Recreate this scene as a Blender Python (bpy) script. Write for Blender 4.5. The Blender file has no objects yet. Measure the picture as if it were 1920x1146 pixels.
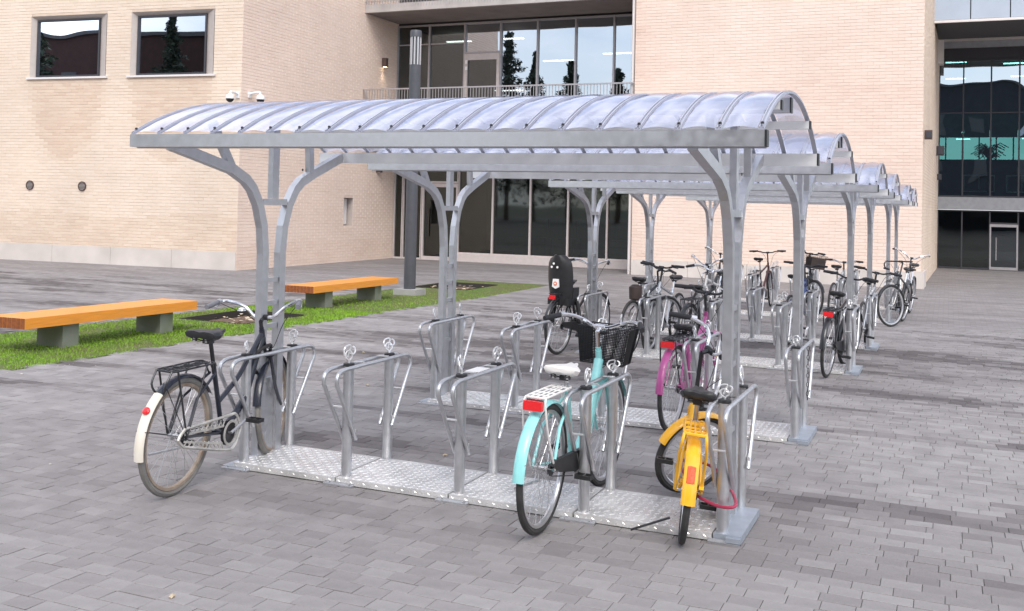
import bpy, math, random
from mathutils import Vector, Matrix
random.seed(7)
R = math.radians
# ------------------------------------------------------------------ camera, world, sun, exposure
sc = bpy.context.scene
col = sc.collection
YAW, PITCH, ROLL = -0.4039, -0.0233, 0.0232          # measured from the vanishing points
CP = Vector((4.061, -5.309, 1.7)); FPX = 1917.4; PYC = 337.4
fw = Vector((math.sin(YAW)*math.cos(PITCH), math.cos(YAW)*math.cos(PITCH), -math.sin(PITCH)))
r0 = Vector((math.cos(YAW), -math.sin(YAW), 0)); u0 = r0.cross(fw)
cr = math.cos(ROLL)*r0 + math.sin(ROLL)*u0; cu = -math.sin(ROLL)*r0 + math.cos(ROLL)*u0
cam = bpy.data.objects.new('camera', bpy.data.cameras.new('camera')); col.objects.link(cam); sc.camera = cam
cam.matrix_world = Matrix(((cr.x, cu.x, -fw.x, CP.x), (cr.y, cu.y, -fw.y, CP.y), (cr.z, cu.z, -fw.z, CP.z), (0, 0, 0, 1)))
cam.data.sensor_width = 36; cam.data.lens = 36*FPX/1920; cam.data.shift_y = (PYC-573)/1920
cam.data.clip_start = .05; cam.data.clip_end = 2000
sc.view_settings.view_transform = 'Standard'; sc.view_settings.look = 'None'
sc.view_settings.exposure = 1.22; sc.view_settings.gamma = 1.0; sc.view_settings.use_curve_mapping = False
SUN_EL, SUN_AZ = 46, 152          # azimuth: compass-like, measured from +y towards +x
w = bpy.data.worlds.new("World"); sc.world = w; w.use_nodes = True
nt = w.node_tree; N = nt.nodes; L = nt.links; N.clear()
sky = N.new('ShaderNodeTexSky'); sky.sky_type = 'NISHITA'; sky.sun_disc = False
sky.sun_elevation = R(SUN_EL); sky.sun_rotation = R(SUN_AZ); sky.altitude = 50; sky.dust_density = 1.5
tc = N.new('ShaderNodeTexCoord'); mp = N.new('ShaderNodeMapping'); mp.inputs['Scale'].default_value = (1.3, 1.3, 3.2)
L.new(tc.outputs['Generated'], mp.inputs['Vector'])
nz = N.new('ShaderNodeTexNoise'); nz.inputs['Scale'].default_value = 2.3; nz.inputs['Detail'].default_value = 7; nz.inputs['Roughness'].default_value = .55
L.new(mp.outputs[0], nz.inputs['Vector'])
rp = N.new('ShaderNodeValToRGB'); rp.color_ramp.elements[0].position = .40; rp.color_ramp.elements[0].color = (.30, .30, .30, 1)
rp.color_ramp.elements[1].position = .60; rp.color_ramp.elements[1].color = (.92, .92, .92, 1)
L.new(nz.outputs['Fac'], rp.inputs['Fac'])
mx = N.new('ShaderNodeMix'); mx.data_type = 'RGBA'; mx.inputs['B'].default_value = (8.2, 8.3, 8.9, 1)
L.new(rp.outputs['Color'], mx.inputs['Factor']); L.new(sky.outputs['Color'], mx.inputs['A'])
bg = N.new('ShaderNodeBackground'); bg.inputs['Strength'].default_value = 0.10
L.new(mx.outputs['Result'], bg.inputs['Color'])
wo = N.new('ShaderNodeOutputWorld'); L.new(bg.outputs[0], wo.inputs['Surface'])
sl = bpy.data.lights.new('sun', 'SUN'); sl.energy = 0.9; sl.angle = R(28); sl.color = (1, .95, .88)
so = bpy.data.objects.new('sun', sl); col.objects.link(so)
sd = Vector((math.sin(R(SUN_AZ))*math.cos(R(SUN_EL)), math.cos(R(SUN_AZ))*math.cos(R(SUN_EL)), math.sin(R(SUN_EL))))
so.rotation_euler = sd.to_track_quat('Z', 'Y').to_euler()
sc.cycles.use_denoising = True; sc.cycles.max_bounces = 7; sc.cycles.transparent_max_bounces = 24
sc.cycles.glossy_bounces = 4; sc.cycles.diffuse_bounces = 3; sc.cycles.sample_clamp_indirect = 4

def G(y):            # the plaza falls gently away, then levels out before the building
    if y < 13: return -.011*max(-30, y)
    if y < 20: return -.143+.008*(y-13)/7
    return -.135
def proj(p):
    v = Vector(p)-CP; z = v.dot(fw)
    if z < .1: return (-9999, -9999)
    return (960+FPX*v.dot(cr)/z, PYC-FPX*v.dot(cu)/z)

# ------------------------------------------------------------------ helpers
def tag(o, label=None, cat=None, group=None, kind=None):
    if label: o['label'] = label
    if cat: o['category'] = cat
    if group: o['group'] = group
    if kind: o['kind'] = kind
    return o
def thing(name, label, cat, loc=(0, 0, 0), rz=0, group=None):
    o = bpy.data.objects.new(name, None); o.empty_display_size = .1; col.objects.link(o)
    o.location = loc; o.rotation_euler = (0, 0, rz)
    return tag(o, label, cat, group)
def dup(o, parent=None):
    c = o.copy(); col.objects.link(c)
    if parent: c.parent = parent
    for ch in list(o.children): dup(ch, c)
    return c
def frame_of(d, up=Vector((0, 0, 1))):
    d = d.normalized()
    if abs(d.dot(up)) > .98: up = Vector((0, 1, 0)) if abs(d.y) < .9 else Vector((1, 0, 0))
    a = up.cross(d).normalized(); b = d.cross(a); return a, b
class MB:
    def __init__(s): s.v = []; s.f = []; s.m = []; s.t = []
    def add(s, vs, fs, mi=0, tone=None):
        n = len(s.v); s.v += [tuple(v) for v in vs]; s.f += [tuple(i+n for i in f) for f in fs]; s.m += [mi]*len(fs)
        s.t += [tone if tone is not None else .5]*len(vs)
        return s
    def box(s, c, sz, rz=0, mi=0, tone=None, M=None):
        x, y, z = sz[0]/2, sz[1]/2, sz[2]/2; cs, sn = math.cos(rz), math.sin(rz); vs = []
        for k in (-z, z):
            for i, j in ((-x, -y), (x, -y), (x, y), (-x, y)):
                v = Vector((c[0]+i*cs-j*sn, c[1]+i*sn+j*cs, c[2]+k))
                vs.append(M @ v if M else v)
        return s.add(vs, [(3, 2, 1, 0), (4, 5, 6, 7), (0, 1, 5, 4), (1, 2, 6, 5), (2, 3, 7, 6), (3, 0, 4, 7)], mi, tone)
    def bbox(s, a, b, mi=0, tone=None):
        return s.box([(a[i]+b[i])/2 for i in range(3)], [abs(b[i]-a[i]) for i in range(3)], 0, mi, tone)
    def tube(s, pts, r, n=8, closed=False, cap=True, mi=0, rad=None, tone=None, flat=1.0):
        pts = [Vector(p) for p in pts]; k = len(pts); vs = []; pa = None
        for i, p in enumerate(pts):
            if closed: d = pts[(i+1) % k]-pts[i-1]
            else: d = pts[min(i+1, k-1)]-pts[max(i-1, 0)]
            if d.length < 1e-9: d = Vector((0, 0, 1))
            d.normalize()
            if pa is None: a, b = frame_of(d)
            else:
                a = (pa-d*pa.dot(d))
                a = a.normalized() if a.length > 1e-6 else frame_of(d)[0]
                b = d.cross(a)
            pa = a; rr = rad[i] if rad else r
            for j in range(n):
                t = 2*math.pi*(j+.5)/n
                vs.append(p+a*math.cos(t)*rr+b*math.sin(t)*rr*flat)
        fs = []
        for i in range(k if closed else k-1):
            for j in range(n):
                q = (i+1) % k
                fs.append((i*n+j, i*n+(j+1) % n, q*n+(j+1) % n, q*n+j))
        if cap and not closed:
            fs.append(tuple(range(n-1, -1, -1))); fs.append(tuple((k-1)*n+j for j in range(n)))
        return s.add(vs, fs, mi, tone)
    def rect_tube(s, pts, wn, wb, side, closed=False, mi=0):
        # rectangular section swept along pts; side = constant sideways vector, wb = width along it, wn = in-plane depth
        pts = [Vector(p) for p in pts]; side = Vector(side).normalized(); vs = []; k = len(pts)
        for i, p in enumerate(pts):
            if closed: d0 = (p-pts[i-1]).normalized(); d1 = (pts[(i+1) % k]-p).normalized()
            else:
                d0 = (pts[i]-pts[i-1]).normalized() if i else (pts[1]-pts[0]).normalized()
                d1 = (pts[i+1]-pts[i]).normalized() if i < k-1 else d0
            d = (d0+d1).normalized(); nn = side.cross(d); sc_ = 1/max(.5, d.dot(d1))
            for a, b in ((-1, -1), (1, -1), (1, 1), (-1, 1)): vs.append(p+nn*a*wn/2*sc_+side*b*wb/2)
        fs = []
        for i in range(k if closed else k-1):
            q = (i+1) % k
            for j in range(4): fs.append((i*4+j, i*4+(j+1) % 4, q*4+(j+1) % 4, q*4+j))
        if not closed: fs += [(3, 2, 1, 0), tuple((k-1)*4+j for j in range(4))]
        return s.add(vs, fs, mi)
    def lathe(s, prof, c, axis='z', n=16, mi=0, caps=True, tone=None, M=None):
        vs = []; k = len(prof)
        for r_, h in prof:
            for j in range(n):
                t = 2*math.pi*j/n; a, b = r_*math.cos(t), r_*math.sin(t)
                v = {'z': (a, b, h), 'y': (a, h, -b), 'x': (h, a, b)}[axis]
                v = Vector(v); v = (M @ v if M else v)+Vector(c); vs.append(v)
        fs = [(i*n+j, i*n+(j+1) % n, (i+1)*n+(j+1) % n, (i+1)*n+j) for i in range(k-1) for j in range(n)]
        if caps: fs += [tuple(range(n-1, -1, -1)), tuple((k-1)*n+j for j in range(n))]
        return s.add(vs, fs, mi, tone)
    def ring(s, c, R_, sec, n=40, mi=0):
        # closed section list (dr, dy) revolved about the y axis
        vs = []; k = len(sec)
        for j in range(n):
            t = 2*math.pi*j/n
            for dr, dy in sec: vs.append((c[0]+(R_+dr)*math.cos(t), c[1]+dy, c[2]+(R_+dr)*math.sin(t)))
        fs = [(j*k+i, ((j+1) % n)*k+i, ((j+1) % n)*k+(i+1) % k, j*k+(i+1) % k) for j in range(n) for i in range(k)]
        return s.add(vs, fs, mi)
    def xf(s, M):
        s.v = [tuple(M @ Vector(v)) for v in s.v]; return s
def build(name, mb, mats, parent=None, smooth=False, tone=False, label=None, kind=None):
    me = bpy.data.meshes.new(name); me.from_pydata(mb.v, [], mb.f)
    mats = mats if isinstance(mats, (list, tuple)) else [mats]
    for m in mats: me.materials.append(m)
    if len(mats) > 1: me.polygons.foreach_set('material_index', mb.m)
    if smooth:
        me.polygons.foreach_set('use_smooth', [True]*len(me.polygons))
        try: me.set_sharp_from_angle(angle=R(38))
        except Exception: pass
    if tone:
        a = me.attributes.new('tone', 'FLOAT', 'POINT'); a.data.foreach_set('value', mb.t)
    me.update()
    o = bpy.data.objects.new(name, me); col.objects.link(o)
    if parent: o.parent = parent
    if label: o['label'] = label
    if kind: o['kind'] = kind
    return o
def grid_holes(mb, us, vs_, holes, fn, mi=0, tone=None):
    us = sorted(set(us+[h[0] for h in holes]+[h[1] for h in holes])); vs_ = sorted(set(vs_+[h[2] for h in holes]+[h[3] for h in holes]))
    for a, b in zip(us, us[1:]):
        for c, d in zip(vs_, vs_[1:]):
            cx, cy = (a+b)/2, (c+d)/2
            if any(h[0] < cx < h[1] and h[2] < cy < h[3] for h in holes): continue
            mb.add([fn(a, c), fn(b, c), fn(b, d), fn(a, d)], [(0, 1, 2, 3)], mi, tone)
def smooth_path(p, n=3):
    # Catmull-Rom through the points
    P = [Vector(q) for q in p]; out = []
    for i in range(len(P)-1):
        a = P[max(i-1, 0)]; b = P[i]; c = P[i+1]; d = P[min(i+2, len(P)-1)]
        for k in range(n):
            t = k/n
            out.append(.5*((2*b)+(c-a)*t+(2*a-5*b+4*c-d)*t*t+(3*b-a-3*c+d)*t**3))
    out.append(P[-1]); return out

# ------------------------------------------------------------------ materials
def mat(name, colr, rough=.6, metal=0, noise=0, nscale=8, bump=0, bscale=40, spec=.5, coat=0, emis=None, estr=0, colr2=None, nstretch=None, rvar=0, tone=None, detail=4):
    m = bpy.data.materials.new(name); m.use_nodes = True; nt = m.node_tree; N = nt.nodes; L = nt.links
    b = N['Principled BSDF']; b.inputs['Roughness'].default_value = rough; b.inputs['Metallic'].default_value = metal
    b.inputs['Specular IOR Level'].default_value = spec; b.inputs['Coat Weight'].default_value = coat
    b.inputs['Base Color'].default_value = (*colr, 1)
    if emis: b.inputs['Emission Color'].default_value = (*emis, 1); b.inputs['Emission Strength'].default_value = estr
    src = None
    tcn = N.new('ShaderNodeTexCoord'); vec = tcn.outputs['Object']
    if nstretch:
        mpn = N.new('ShaderNodeMapping'); mpn.inputs['Scale'].default_value = nstretch; L.new(vec, mpn.inputs[0]); vec = mpn.outputs[0]
    if tone:
        at = N.new('ShaderNodeAttribute'); at.attribute_name = 'tone'
        rmp = N.new('ShaderNodeValToRGB'); el = rmp.color_ramp.elements
        el[0].position = 0; el[0].color = (*tone[0], 1); el[1].position = 1; el[1].color = (*tone[-1], 1)
        for i, t in enumerate(tone[1:-1]):
            e = el.new((i+1)/(len(tone)-1)); e.color = (*t, 1)
        L.new(at.outputs['Fac'], rmp.inputs[0]); src = rmp.outputs[0]
    if noise or colr2:
        nn = N.new('ShaderNodeTexNoise'); nn.inputs['Scale'].default_value = nscale; nn.inputs['Detail'].default_value = detail; L.new(vec, nn.inputs['Vector'])
        mxn = N.new('ShaderNodeMix'); mxn.data_type = 'RGBA'
        rr = N.new('ShaderNodeMapRange'); rr.inputs['From Min'].default_value = .3; rr.inputs['From Max'].default_value = .7; L.new(nn.outputs['Fac'], rr.inputs['Value'])
        L.new(rr.outputs[0], mxn.inputs['Factor'])
        if colr2:
            mxn.inputs['A'].default_value = (*colr, 1); mxn.inputs['B'].default_value = (*colr2, 1)
            if src: L.new(src, mxn.inputs['A'])
            src = mxn.outputs['Result']
        else:
            mxn.blend_type = 'MIX'; mxn.inputs['A'].default_value = (1-noise,)*3+(1,); mxn.inputs['B'].default_value = (1+noise,)*3+(1,)
            ml = N.new('ShaderNodeMix'); ml.data_type = 'RGBA'; ml.blend_type = 'MULTIPLY'; ml.inputs['Factor'].default_value = 1
            ml.inputs['A'].default_value = (*colr, 1)
            if src: L.new(src, ml.inputs['A'])
            L.new(mxn.outputs['Result'], ml.inputs['B']); src = ml.outputs['Result']
        if rvar:
            rm = N.new('ShaderNodeMapRange'); rm.inputs['From Min'].default_value = .3; rm.inputs['From Max'].default_value = .7
            rm.inputs['To Min'].default_value = rough-rvar; rm.inputs['To Max'].default_value = rough+rvar
            L.new(nn.outputs['Fac'], rm.inputs['Value']); L.new(rm.outputs[0], b.inputs['Roughness'])
    if src: L.new(src, b.inputs['Base Color'])
    if bump:
        n2 = N.new('ShaderNodeTexNoise'); n2.inputs['Scale'].default_value = bscale; n2.inputs['Detail'].default_value = 5; L.new(vec, n2.inputs['Vector'])
        bp = N.new('ShaderNodeBump'); bp.inputs['Strength'].default_value = bump; bp.inputs['Distance'].default_value = .01
        L.new(n2.outputs['Fac'], bp.inputs['Height']); L.new(bp.outputs[0], b.inputs['Normal'])
    return m
def glass_mat(name, tint, refl, rcol=(1, 1, 1), rough=.01, wob=.0):
    m = bpy.data.materials.new(name); m.use_nodes = True; nt = m.node_tree; N = nt.nodes; L = nt.links; N.clear()
    o = N.new('ShaderNodeOutputMaterial'); g = N.new('ShaderNodeBsdfGlossy'); g.inputs['Roughness'].default_value = rough; g.inputs['Color'].default_value = (*rcol, 1)
    t = N.new('ShaderNodeBsdfTransparent'); t.inputs['Color'].default_value = (*tint, 1)
    fr = N.new('ShaderNodeFresnel'); fr.inputs['IOR'].default_value = 1.5
    ad = N.new('ShaderNodeMath'); ad.operation = 'ADD'; ad.use_clamp = True; ad.inputs[1].default_value = refl; L.new(fr.outputs[0], ad.inputs[0])
    mx_ = N.new('ShaderNodeMixShader'); L.new(ad.outputs[0], mx_.inputs[0]); L.new(t.outputs[0], mx_.inputs[1]); L.new(g.outputs[0], mx_.inputs[2]); L.new(mx_.outputs[0], o.inputs[0])
    if wob:
        tcn = N.new('ShaderNodeTexCoord'); n2 = N.new('ShaderNodeTexNoise'); n2.inputs['Scale'].default_value = .6; n2.inputs['Detail'].default_value = 1; L.new(tcn.outputs['Object'], n2.inputs['Vector'])
        bp = N.new('ShaderNodeBump'); bp.inputs['Strength'].default_value = wob; bp.inputs['Distance'].default_value = .05
        L.new(n2.outputs['Fac'], bp.inputs['Height']); L.new(bp.outputs[0], g.inputs['Normal'])
    return m
M = {}
M['galv'] = mat('galvanized', (.58, .585, .60), .36, .85, noise=.07, nscale=22, detail=6, bump=.015, bscale=90, rvar=.05)
M['galv_frame'] = mat('galvanized_frame', (.55, .555, .575), .38, .84, noise=.07, nscale=18, detail=6, bump=.015, bscale=80, rvar=.05)
M['zinc_pale'] = mat('pale_zinc', (.80, .80, .80), .42, .35, noise=.12, nscale=3)
M['galv_bright'] = mat('bright_zinc', (.80, .80, .80), .3, .6, noise=.05)
M['alu'] = mat('tread_aluminium', (.66, .65, .64), .42, .55, noise=.14, nscale=5, rvar=.1)
M['alu_lump'] = mat('tread_lumps', (.86, .85, .83), .28, .6, noise=.1, nscale=9, rvar=.06)
M['steelbase'] = mat('steel_base', (.40, .44, .50), .45, .55, noise=.1, nscale=9)
M['black_plastic'] = mat('black_plastic', (.018, .018, .02), .45, 0, noise=.2, nscale=20)
M['black_rubber'] = mat('black_rubber', (.028, .027, .027), .75, 0, noise=.25, nscale=30)
M['tyre'] = mat('tyre_rubber', (.035, .033, .032), .8, 0, noise=.25, nscale=14, bump=.2, bscale=120)
M['tyre_grey'] = mat('dusty_tyre', (.20, .19, .175), .85, 0, noise=.25, nscale=9, bump=.2, bscale=120)
M['chrome'] = mat('chrome', (.82, .82, .83), .16, 1, noise=.05)
M['alloy'] = mat('alloy', (.62, .62, .63), .34, .9, noise=.06)
M['rusty_rim'] = mat('rusty_rim', (.50, .42, .34), .5, .5, colr2=(.34, .25, .18), nscale=14)
M['spoke'] = mat('spoke_steel', (.6, .6, .6), .35, .9)
M['dark_steel'] = mat('dark_steel', (.06, .06, .065), .4, .7, noise=.2)
M['mint'] = mat('mint_paint', (.30, .70, .69), .32, 0, noise=.10, nscale=11, detail=8, coat=.4, rvar=.1)
M['yellow'] = mat('yellow_paint', (.92, .47, .02), .34, 0, noise=.10, nscale=12, detail=8, coat=.4, rvar=.1)
M['magenta'] = mat('magenta_paint', (.42, .07, .25), .35, 0, noise=.1, coat=.5)
M['navy'] = mat('navy_paint', (.012, .015, .028), .35, 0, noise=.15, coat=.4)
M['blackp'] = mat('black_paint', (.014, .014, .017), .32, 0, noise=.1, coat=.4)
M['whitep'] = mat('cream_paint', (.80, .76, .68), .4, 0, colr2=(.70, .62, .50), nscale=7)
M['silverp'] = mat('silver_paint', (.55, .56, .58), .35, .6, noise=.06)
M['bluep'] = mat('blue_paint', (.05, .09, .25), .35, 0, noise=.1, coat=.4)
M['redp'] = mat('red_paint', (.45, .03, .03), .35, 0, noise=.1, coat=.4)
M['brownp'] = mat('maroon_paint', (.12, .05, .05), .35, .2, noise=.1)
M['white_vinyl'] = mat('white_vinyl', (.80, .77, .74), .5, 0, noise=.03)
M['redlens'] = mat('red_lens', (.75, .01, .015), .2, 0, bump=.3, bscale=90, coat=.6)
M['orangelens'] = mat('orange_lens', (.85, .09, .01), .25, 0, bump=.6, bscale=160, coat=.6)
M['wirebasket'] = mat('basket_wire', (.02, .02, .022), .5, .3)
M['brownbag'] = mat('brown_bag', (.045, .03, .026), .7, 0, noise=.3)
M['lockred'] = mat('lock_red', (.38, .03, .08), .4, 0, noise=.05)
M['pearl'] = mat('chain_guard_grey', (.56, .54, .50), .5, .5, noise=.25, nscale=12)
M['grip'] = mat('grip_rubber', (.03, .03, .034), .7, 0, noise=.1)
M['gripgrey'] = mat('grey_grip', (.22, .22, .24), .7, 0, noise=.1)
M['concrete'] = mat('concrete', (.34, .33, .32), .85, 0, noise=.12, nscale=3, bump=.25, bscale=30)
M['concrete_moss'] = mat('bench_concrete', (.25, .26, .22), .85, 0, colr2=(.19, .21, .14), nscale=4, bump=.25, bscale=30)
M['plinth'] = mat('plinth_stone', (.60, .545, .50), .85, 0, noise=.10, nscale=1.6, bump=.2, bscale=20)
M['wood'] = mat('orange_wood', (.86, .32, .03), .45, 0, colr2=(.72, .27, .03), nscale=3, nstretch=(18, 1.2, 18), bump=.1, bscale=8, coat=.15)
M['woodend'] = mat('end_grain', (.33, .10, .03), .6, 0, colr2=(.20, .06, .02), nscale=30)
M['lamp_dark'] = mat('lamp_grey', (.085, .088, .10), .5, .3, noise=.08)
M['lamp_glass'] = mat('lamp_fin', (.50, .50, .51), .35, .3)
M['frame_alu'] = mat('window_alu', (.42, .40, .41), .45, .45, noise=.06)
M['frame_light'] = mat('frame_light', (.60, .54, .52), .5, .15, noise=.05)
M['frame_dark'] = mat('frame_dark', (.06, .06, .07), .5, .3)
M['reveal'] = mat('reveal_sheet', (.50, .44, .40), .5, .15, noise=.05)
M['sill'] = mat('sill_sheet', (.74, .70, .68), .5, .1)
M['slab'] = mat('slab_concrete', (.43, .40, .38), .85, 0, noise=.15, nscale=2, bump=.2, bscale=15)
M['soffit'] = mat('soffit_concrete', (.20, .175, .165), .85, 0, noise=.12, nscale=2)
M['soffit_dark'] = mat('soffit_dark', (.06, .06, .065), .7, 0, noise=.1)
M['louvre'] = mat('grey_cladding', (.33, .34, .36), .5, .3, noise=.08)
M['glass'] = glass_mat('window_glass', (.20, .22, .23), .44, (.84, .92, 1), .008, .13)
M['glass_dark'] = glass_mat('dark_glass', (.13, .16, .15), .10, (.8, .9, .95), .01, .1)
M['glass_low'] = glass_mat('ground_floor_glass', (.20, .27, .24), .05, (.85, .95, .92), .03, .08)
M['glass_teal'] = glass_mat('teal_glass', (.13, .38, .36), .42, (.80, .92, 1), .008, .3)
M['glass_spandrel'] = mat('spandrel_glass', (.40, .45, .52), .12, .2, noise=.05, nscale=2)
M['teal_spandrel'] = mat('teal_panel', (.05, .22, .21), .25, .1, noise=.1)
M['room'] = mat('room_paint', (.10, .095, .09), .9)
M['room_floor'] = mat('room_floor', (.06, .055, .05), .6)
M['doorglass'] = mat('door_panel', (.13, .09, .09), .3, 0)
M['ceil_light'] = mat('ceiling_light', (.9, .9, .9), .5, 0, emis=(1, .98, .94), estr=4)
M['warm_light'] = mat('warm_lamp', (.9, .8, .6), .5, 0, emis=(1, .8, .5), estr=3.5)
M['fixture'] = mat('fixture_brown', (.10, .065, .055), .5, .2)
M['white_plastic'] = mat('white_plastic', (.80, .80, .80), .4)
M['mortar'] = mat('mortar', (.64, .51, .40), .9, 0, noise=.1, nscale=3, bump=.2, bscale=30)
M['mortar_lens_pink'] = mat('mortar_lens_pink', (.68, .535, .45), .9, 0, noise=.1, nscale=3, bump=.2, bscale=30)  # mortar with the lens's pink mid-frame cast put into its colour
M['brick_cream'] = mat('brick_cream', (.6, .5, .4), .85, 0, noise=.07, nscale=.55, bump=.25, bscale=50, tone=[(.60, .455, .35), (.70, .57, .455), (.76, .64, .53)])
M['brick_lens_pink'] = mat('brick_lens_pink', (.6, .5, .4), .85, 0, noise=.06, nscale=.55, bump=.25, bscale=50, tone=[(.67, .50, .41), (.755, .60, .505), (.80, .66, .57)])  # pinker than the cream brick: the lens's colour cast put into the tones
M['redbrick'] = mat('dark_red_brick', (.04, .017, .015), .9, 0, noise=.2, nscale=2)
M['slate'] = mat('dark_slate_wall', (.022, .024, .034), .85, 0, noise=.2, nscale=2)
M['soil'] = mat('soil', (.10, .065, .045), .95, 0, colr2=(.20, .13, .09), nscale=14, bump=1, bscale=30)
M['leaf_dry'] = mat('dry_leaf', (.55, .45, .32), .8, 0, noise=.3)
M['litter'] = mat('litter', (.62, .56, .48), .8, 0, colr2=(.08, .065, .06), nscale=1.3)
M['pitsteel'] = mat('pit_edging', (.05, .045, .04), .7, .4)
M['bark'] = mat('bark', (.09, .06, .045), .9, 0, noise=.3, bump=.5)
M['needles'] = mat('needles', (.018, .03, .02), .8, 0, tone=[(.012, .02, .014), (.03, .05, .03)])
M['label_white'] = mat('label_white', (.85, .84, .82), .5)
M['emblem_orange'] = mat('emblem_orange', (.75, .20, .09), .5)
M['joint'] = mat('joint_sand', (.20, .185, .18), .95, 0, noise=.2, nscale=9)
# roof sheet: clear plastic that scatters a little
def roof_mat():
    m = bpy.data.materials.new('roof_polycarbonate'); m.use_nodes = True; nt = m.node_tree; N = nt.nodes; L = nt.links; N.clear()
    o = N.new('ShaderNodeOutputMaterial'); tcn = N.new('ShaderNodeTexCoord')
    t = N.new('ShaderNodeBsdfTransparent'); t.inputs['Color'].default_value = (.86, .87, .92, 1)
    g = N.new('ShaderNodeBsdfGlossy'); g.inputs['Roughness'].default_value = .13; g.inputs['Color'].default_value = (.78, .80, .93, 1)
    d = N.new('ShaderNodeBsdfDiffuse'); d.inputs['Color'].default_value = (.62, .63, .74, 1)
    tr = N.new('ShaderNodeBsdfTranslucent'); tr.inputs['Color'].default_value = (.66, .67, .76, 1)
    n = N.new('ShaderNodeTexNoise'); n.inputs['Scale'].default_value = 2.2; n.inputs['Detail'].default_value = 5; L.new(tcn.outputs['Object'], n.inputs['Vector'])
    mr = N.new('ShaderNodeMapRange'); mr.inputs['From Min'].default_value = .35; mr.inputs['From Max'].default_value = .7; mr.inputs['To Min'].default_value = .22; mr.inputs['To Max'].default_value = .5; L.new(n.outputs['Fac'], mr.inputs['Value'])
    mpd = N.new('ShaderNodeMapping'); mpd.inputs['Scale'].default_value = (26, 2.2, 2.2); L.new(tcn.outputs['Object'], mpd.inputs[0])
    nd = N.new('ShaderNodeTexNoise'); nd.inputs['Scale'].default_value = 1; nd.inputs['Detail'].default_value = 6; L.new(mpd.outputs[0], nd.inputs['Vector'])
    rd = N.new('ShaderNodeValToRGB'); rd.color_ramp.elements[0].position = .36; rd.color_ramp.elements[0].color = (.30, .29, .30, 1); rd.color_ramp.elements[1].position = .62; rd.color_ramp.elements[1].color = (.56, .57, .68, 1)
    L.new(nd.outputs['Fac'], rd.inputs[0]); L.new(rd.outputs[0], d.inputs['Color'])
    m1 = N.new('ShaderNodeMixShader'); m1.inputs[0].default_value = .5; L.new(d.outputs[0], m1.inputs[1]); L.new(tr.outputs[0], m1.inputs[2])
    m2 = N.new('ShaderNodeMixShader'); L.new(mr.outputs[0], m2.inputs[0]); L.new(t.outputs[0], m2.inputs[1]); L.new(m1.outputs[0], m2.inputs[2])
    lw = N.new('ShaderNodeLayerWeight'); lw.inputs['Blend'].default_value = .42
    mr2 = N.new('ShaderNodeMapRange'); mr2.inputs['To Min'].default_value = .06; mr2.inputs['To Max'].default_value = .85; L.new(lw.outputs['Facing'], mr2.inputs['Value'])
    m3 = N.new('ShaderNodeMixShader'); L.new(mr2.outputs[0], m3.inputs[0]); L.new(m2.outputs[0], m3.inputs[1]); L.new(g.outputs[0], m3.inputs[2])
    bp = N.new('ShaderNodeBump'); bp.inputs['Strength'].default_value = .25; bp.inputs['Distance'].default_value = .02; L.new(n.outputs['Fac'], bp.inputs['Height']); L.new(bp.outputs[0], g.inputs['Normal'])
    L.new(m3.outputs[0], o.inputs[0]); return m
M['roof'] = roof_mat()
M['rib'] = mat('rib_plastic', (.42, .43, .50), .3, .3, noise=.05)
# paving materials: near pavers by tone, far field by texture
PAV = [(.10, .088, .088), (.180, .164, .163), (.250, .233, .231), (.345, .326, .322)]
M['paver'] = mat('paver_stone', (.3, .3, .3), .72, 0, noise=.13, nscale=5, detail=9, bump=.25, bscale=70, tone=PAV, spec=.4)
def far_paving():
    m = mat('far_paving', (.24, .222, .22), .74, 0, noise=.10, nscale=1.1, bump=0, spec=.4)
    nt = m.node_tree; N = nt.nodes; L = nt.links; b = N['Principled BSDF']
    tcn = N.new('ShaderNodeTexCoord'); br = N.new('ShaderNodeTexBrick'); br.inputs['Scale'].default_value = 1
    br.inputs['Brick Width'].default_value = .17; br.inputs['Row Height'].default_value = .105; br.inputs['Mortar Size'].default_value = .004
    br.inputs['Color1'].default_value = (.205, .188, .187, 1); br.inputs['Color2'].default_value = (.27, .252, .25, 1); br.inputs['Mortar'].default_value = (.17, .16, .16, 1)
    L.new(tcn.outputs['Object'], br.inputs['Vector'])
    mp_ = N.new('ShaderNodeMapping'); mp_.inputs['Scale'].default_value = (.5, 1.8, 1); L.new(tcn.outputs['Object'], mp_.inputs[0])
    n = N.new('ShaderNodeTexNoise'); n.inputs['Scale'].default_value = 1; n.inputs['Detail'].default_value = 5; L.new(mp_.outputs[0], n.inputs['Vector'])
    mr = N.new('ShaderNodeMapRange'); mr.inputs['From Min'].default_value = .3; mr.inputs['From Max'].default_value = .7; mr.inputs['To Min'].default_value = .78; mr.inputs['To Max'].default_value = 1.15; L.new(n.outputs['Fac'], mr.inputs['Value'])
    ml = N.new('ShaderNodeMix'); ml.data_type = 'RGBA'; ml.blend_type = 'MULTIPLY'; ml.inputs['Factor'].default_value = 1
    L.new(br.outputs['Color'], ml.inputs['A']); L.new(mr.outputs[0], ml.inputs['B']); L.new(ml.outputs['Result'], b.inputs['Base Color'])
    return m
M['far_paving'] = far_paving()
M['lawn'] = mat('lawn_soil', (.075, .14, .015), .95, 0, colr2=(.12, .10, .045), nscale=2.5, bump=.8, bscale=40)
M['blade'] = mat('grass_blade', (.1, .2, .02), .6, 0, tone=[(.19, .17, .05), (.17, .32, .012), (.27, .50, .012)])
M['earth'] = mat('earth', (.15, .15, .12), .95, 0, noise=.2, nscale=.2)

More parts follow.
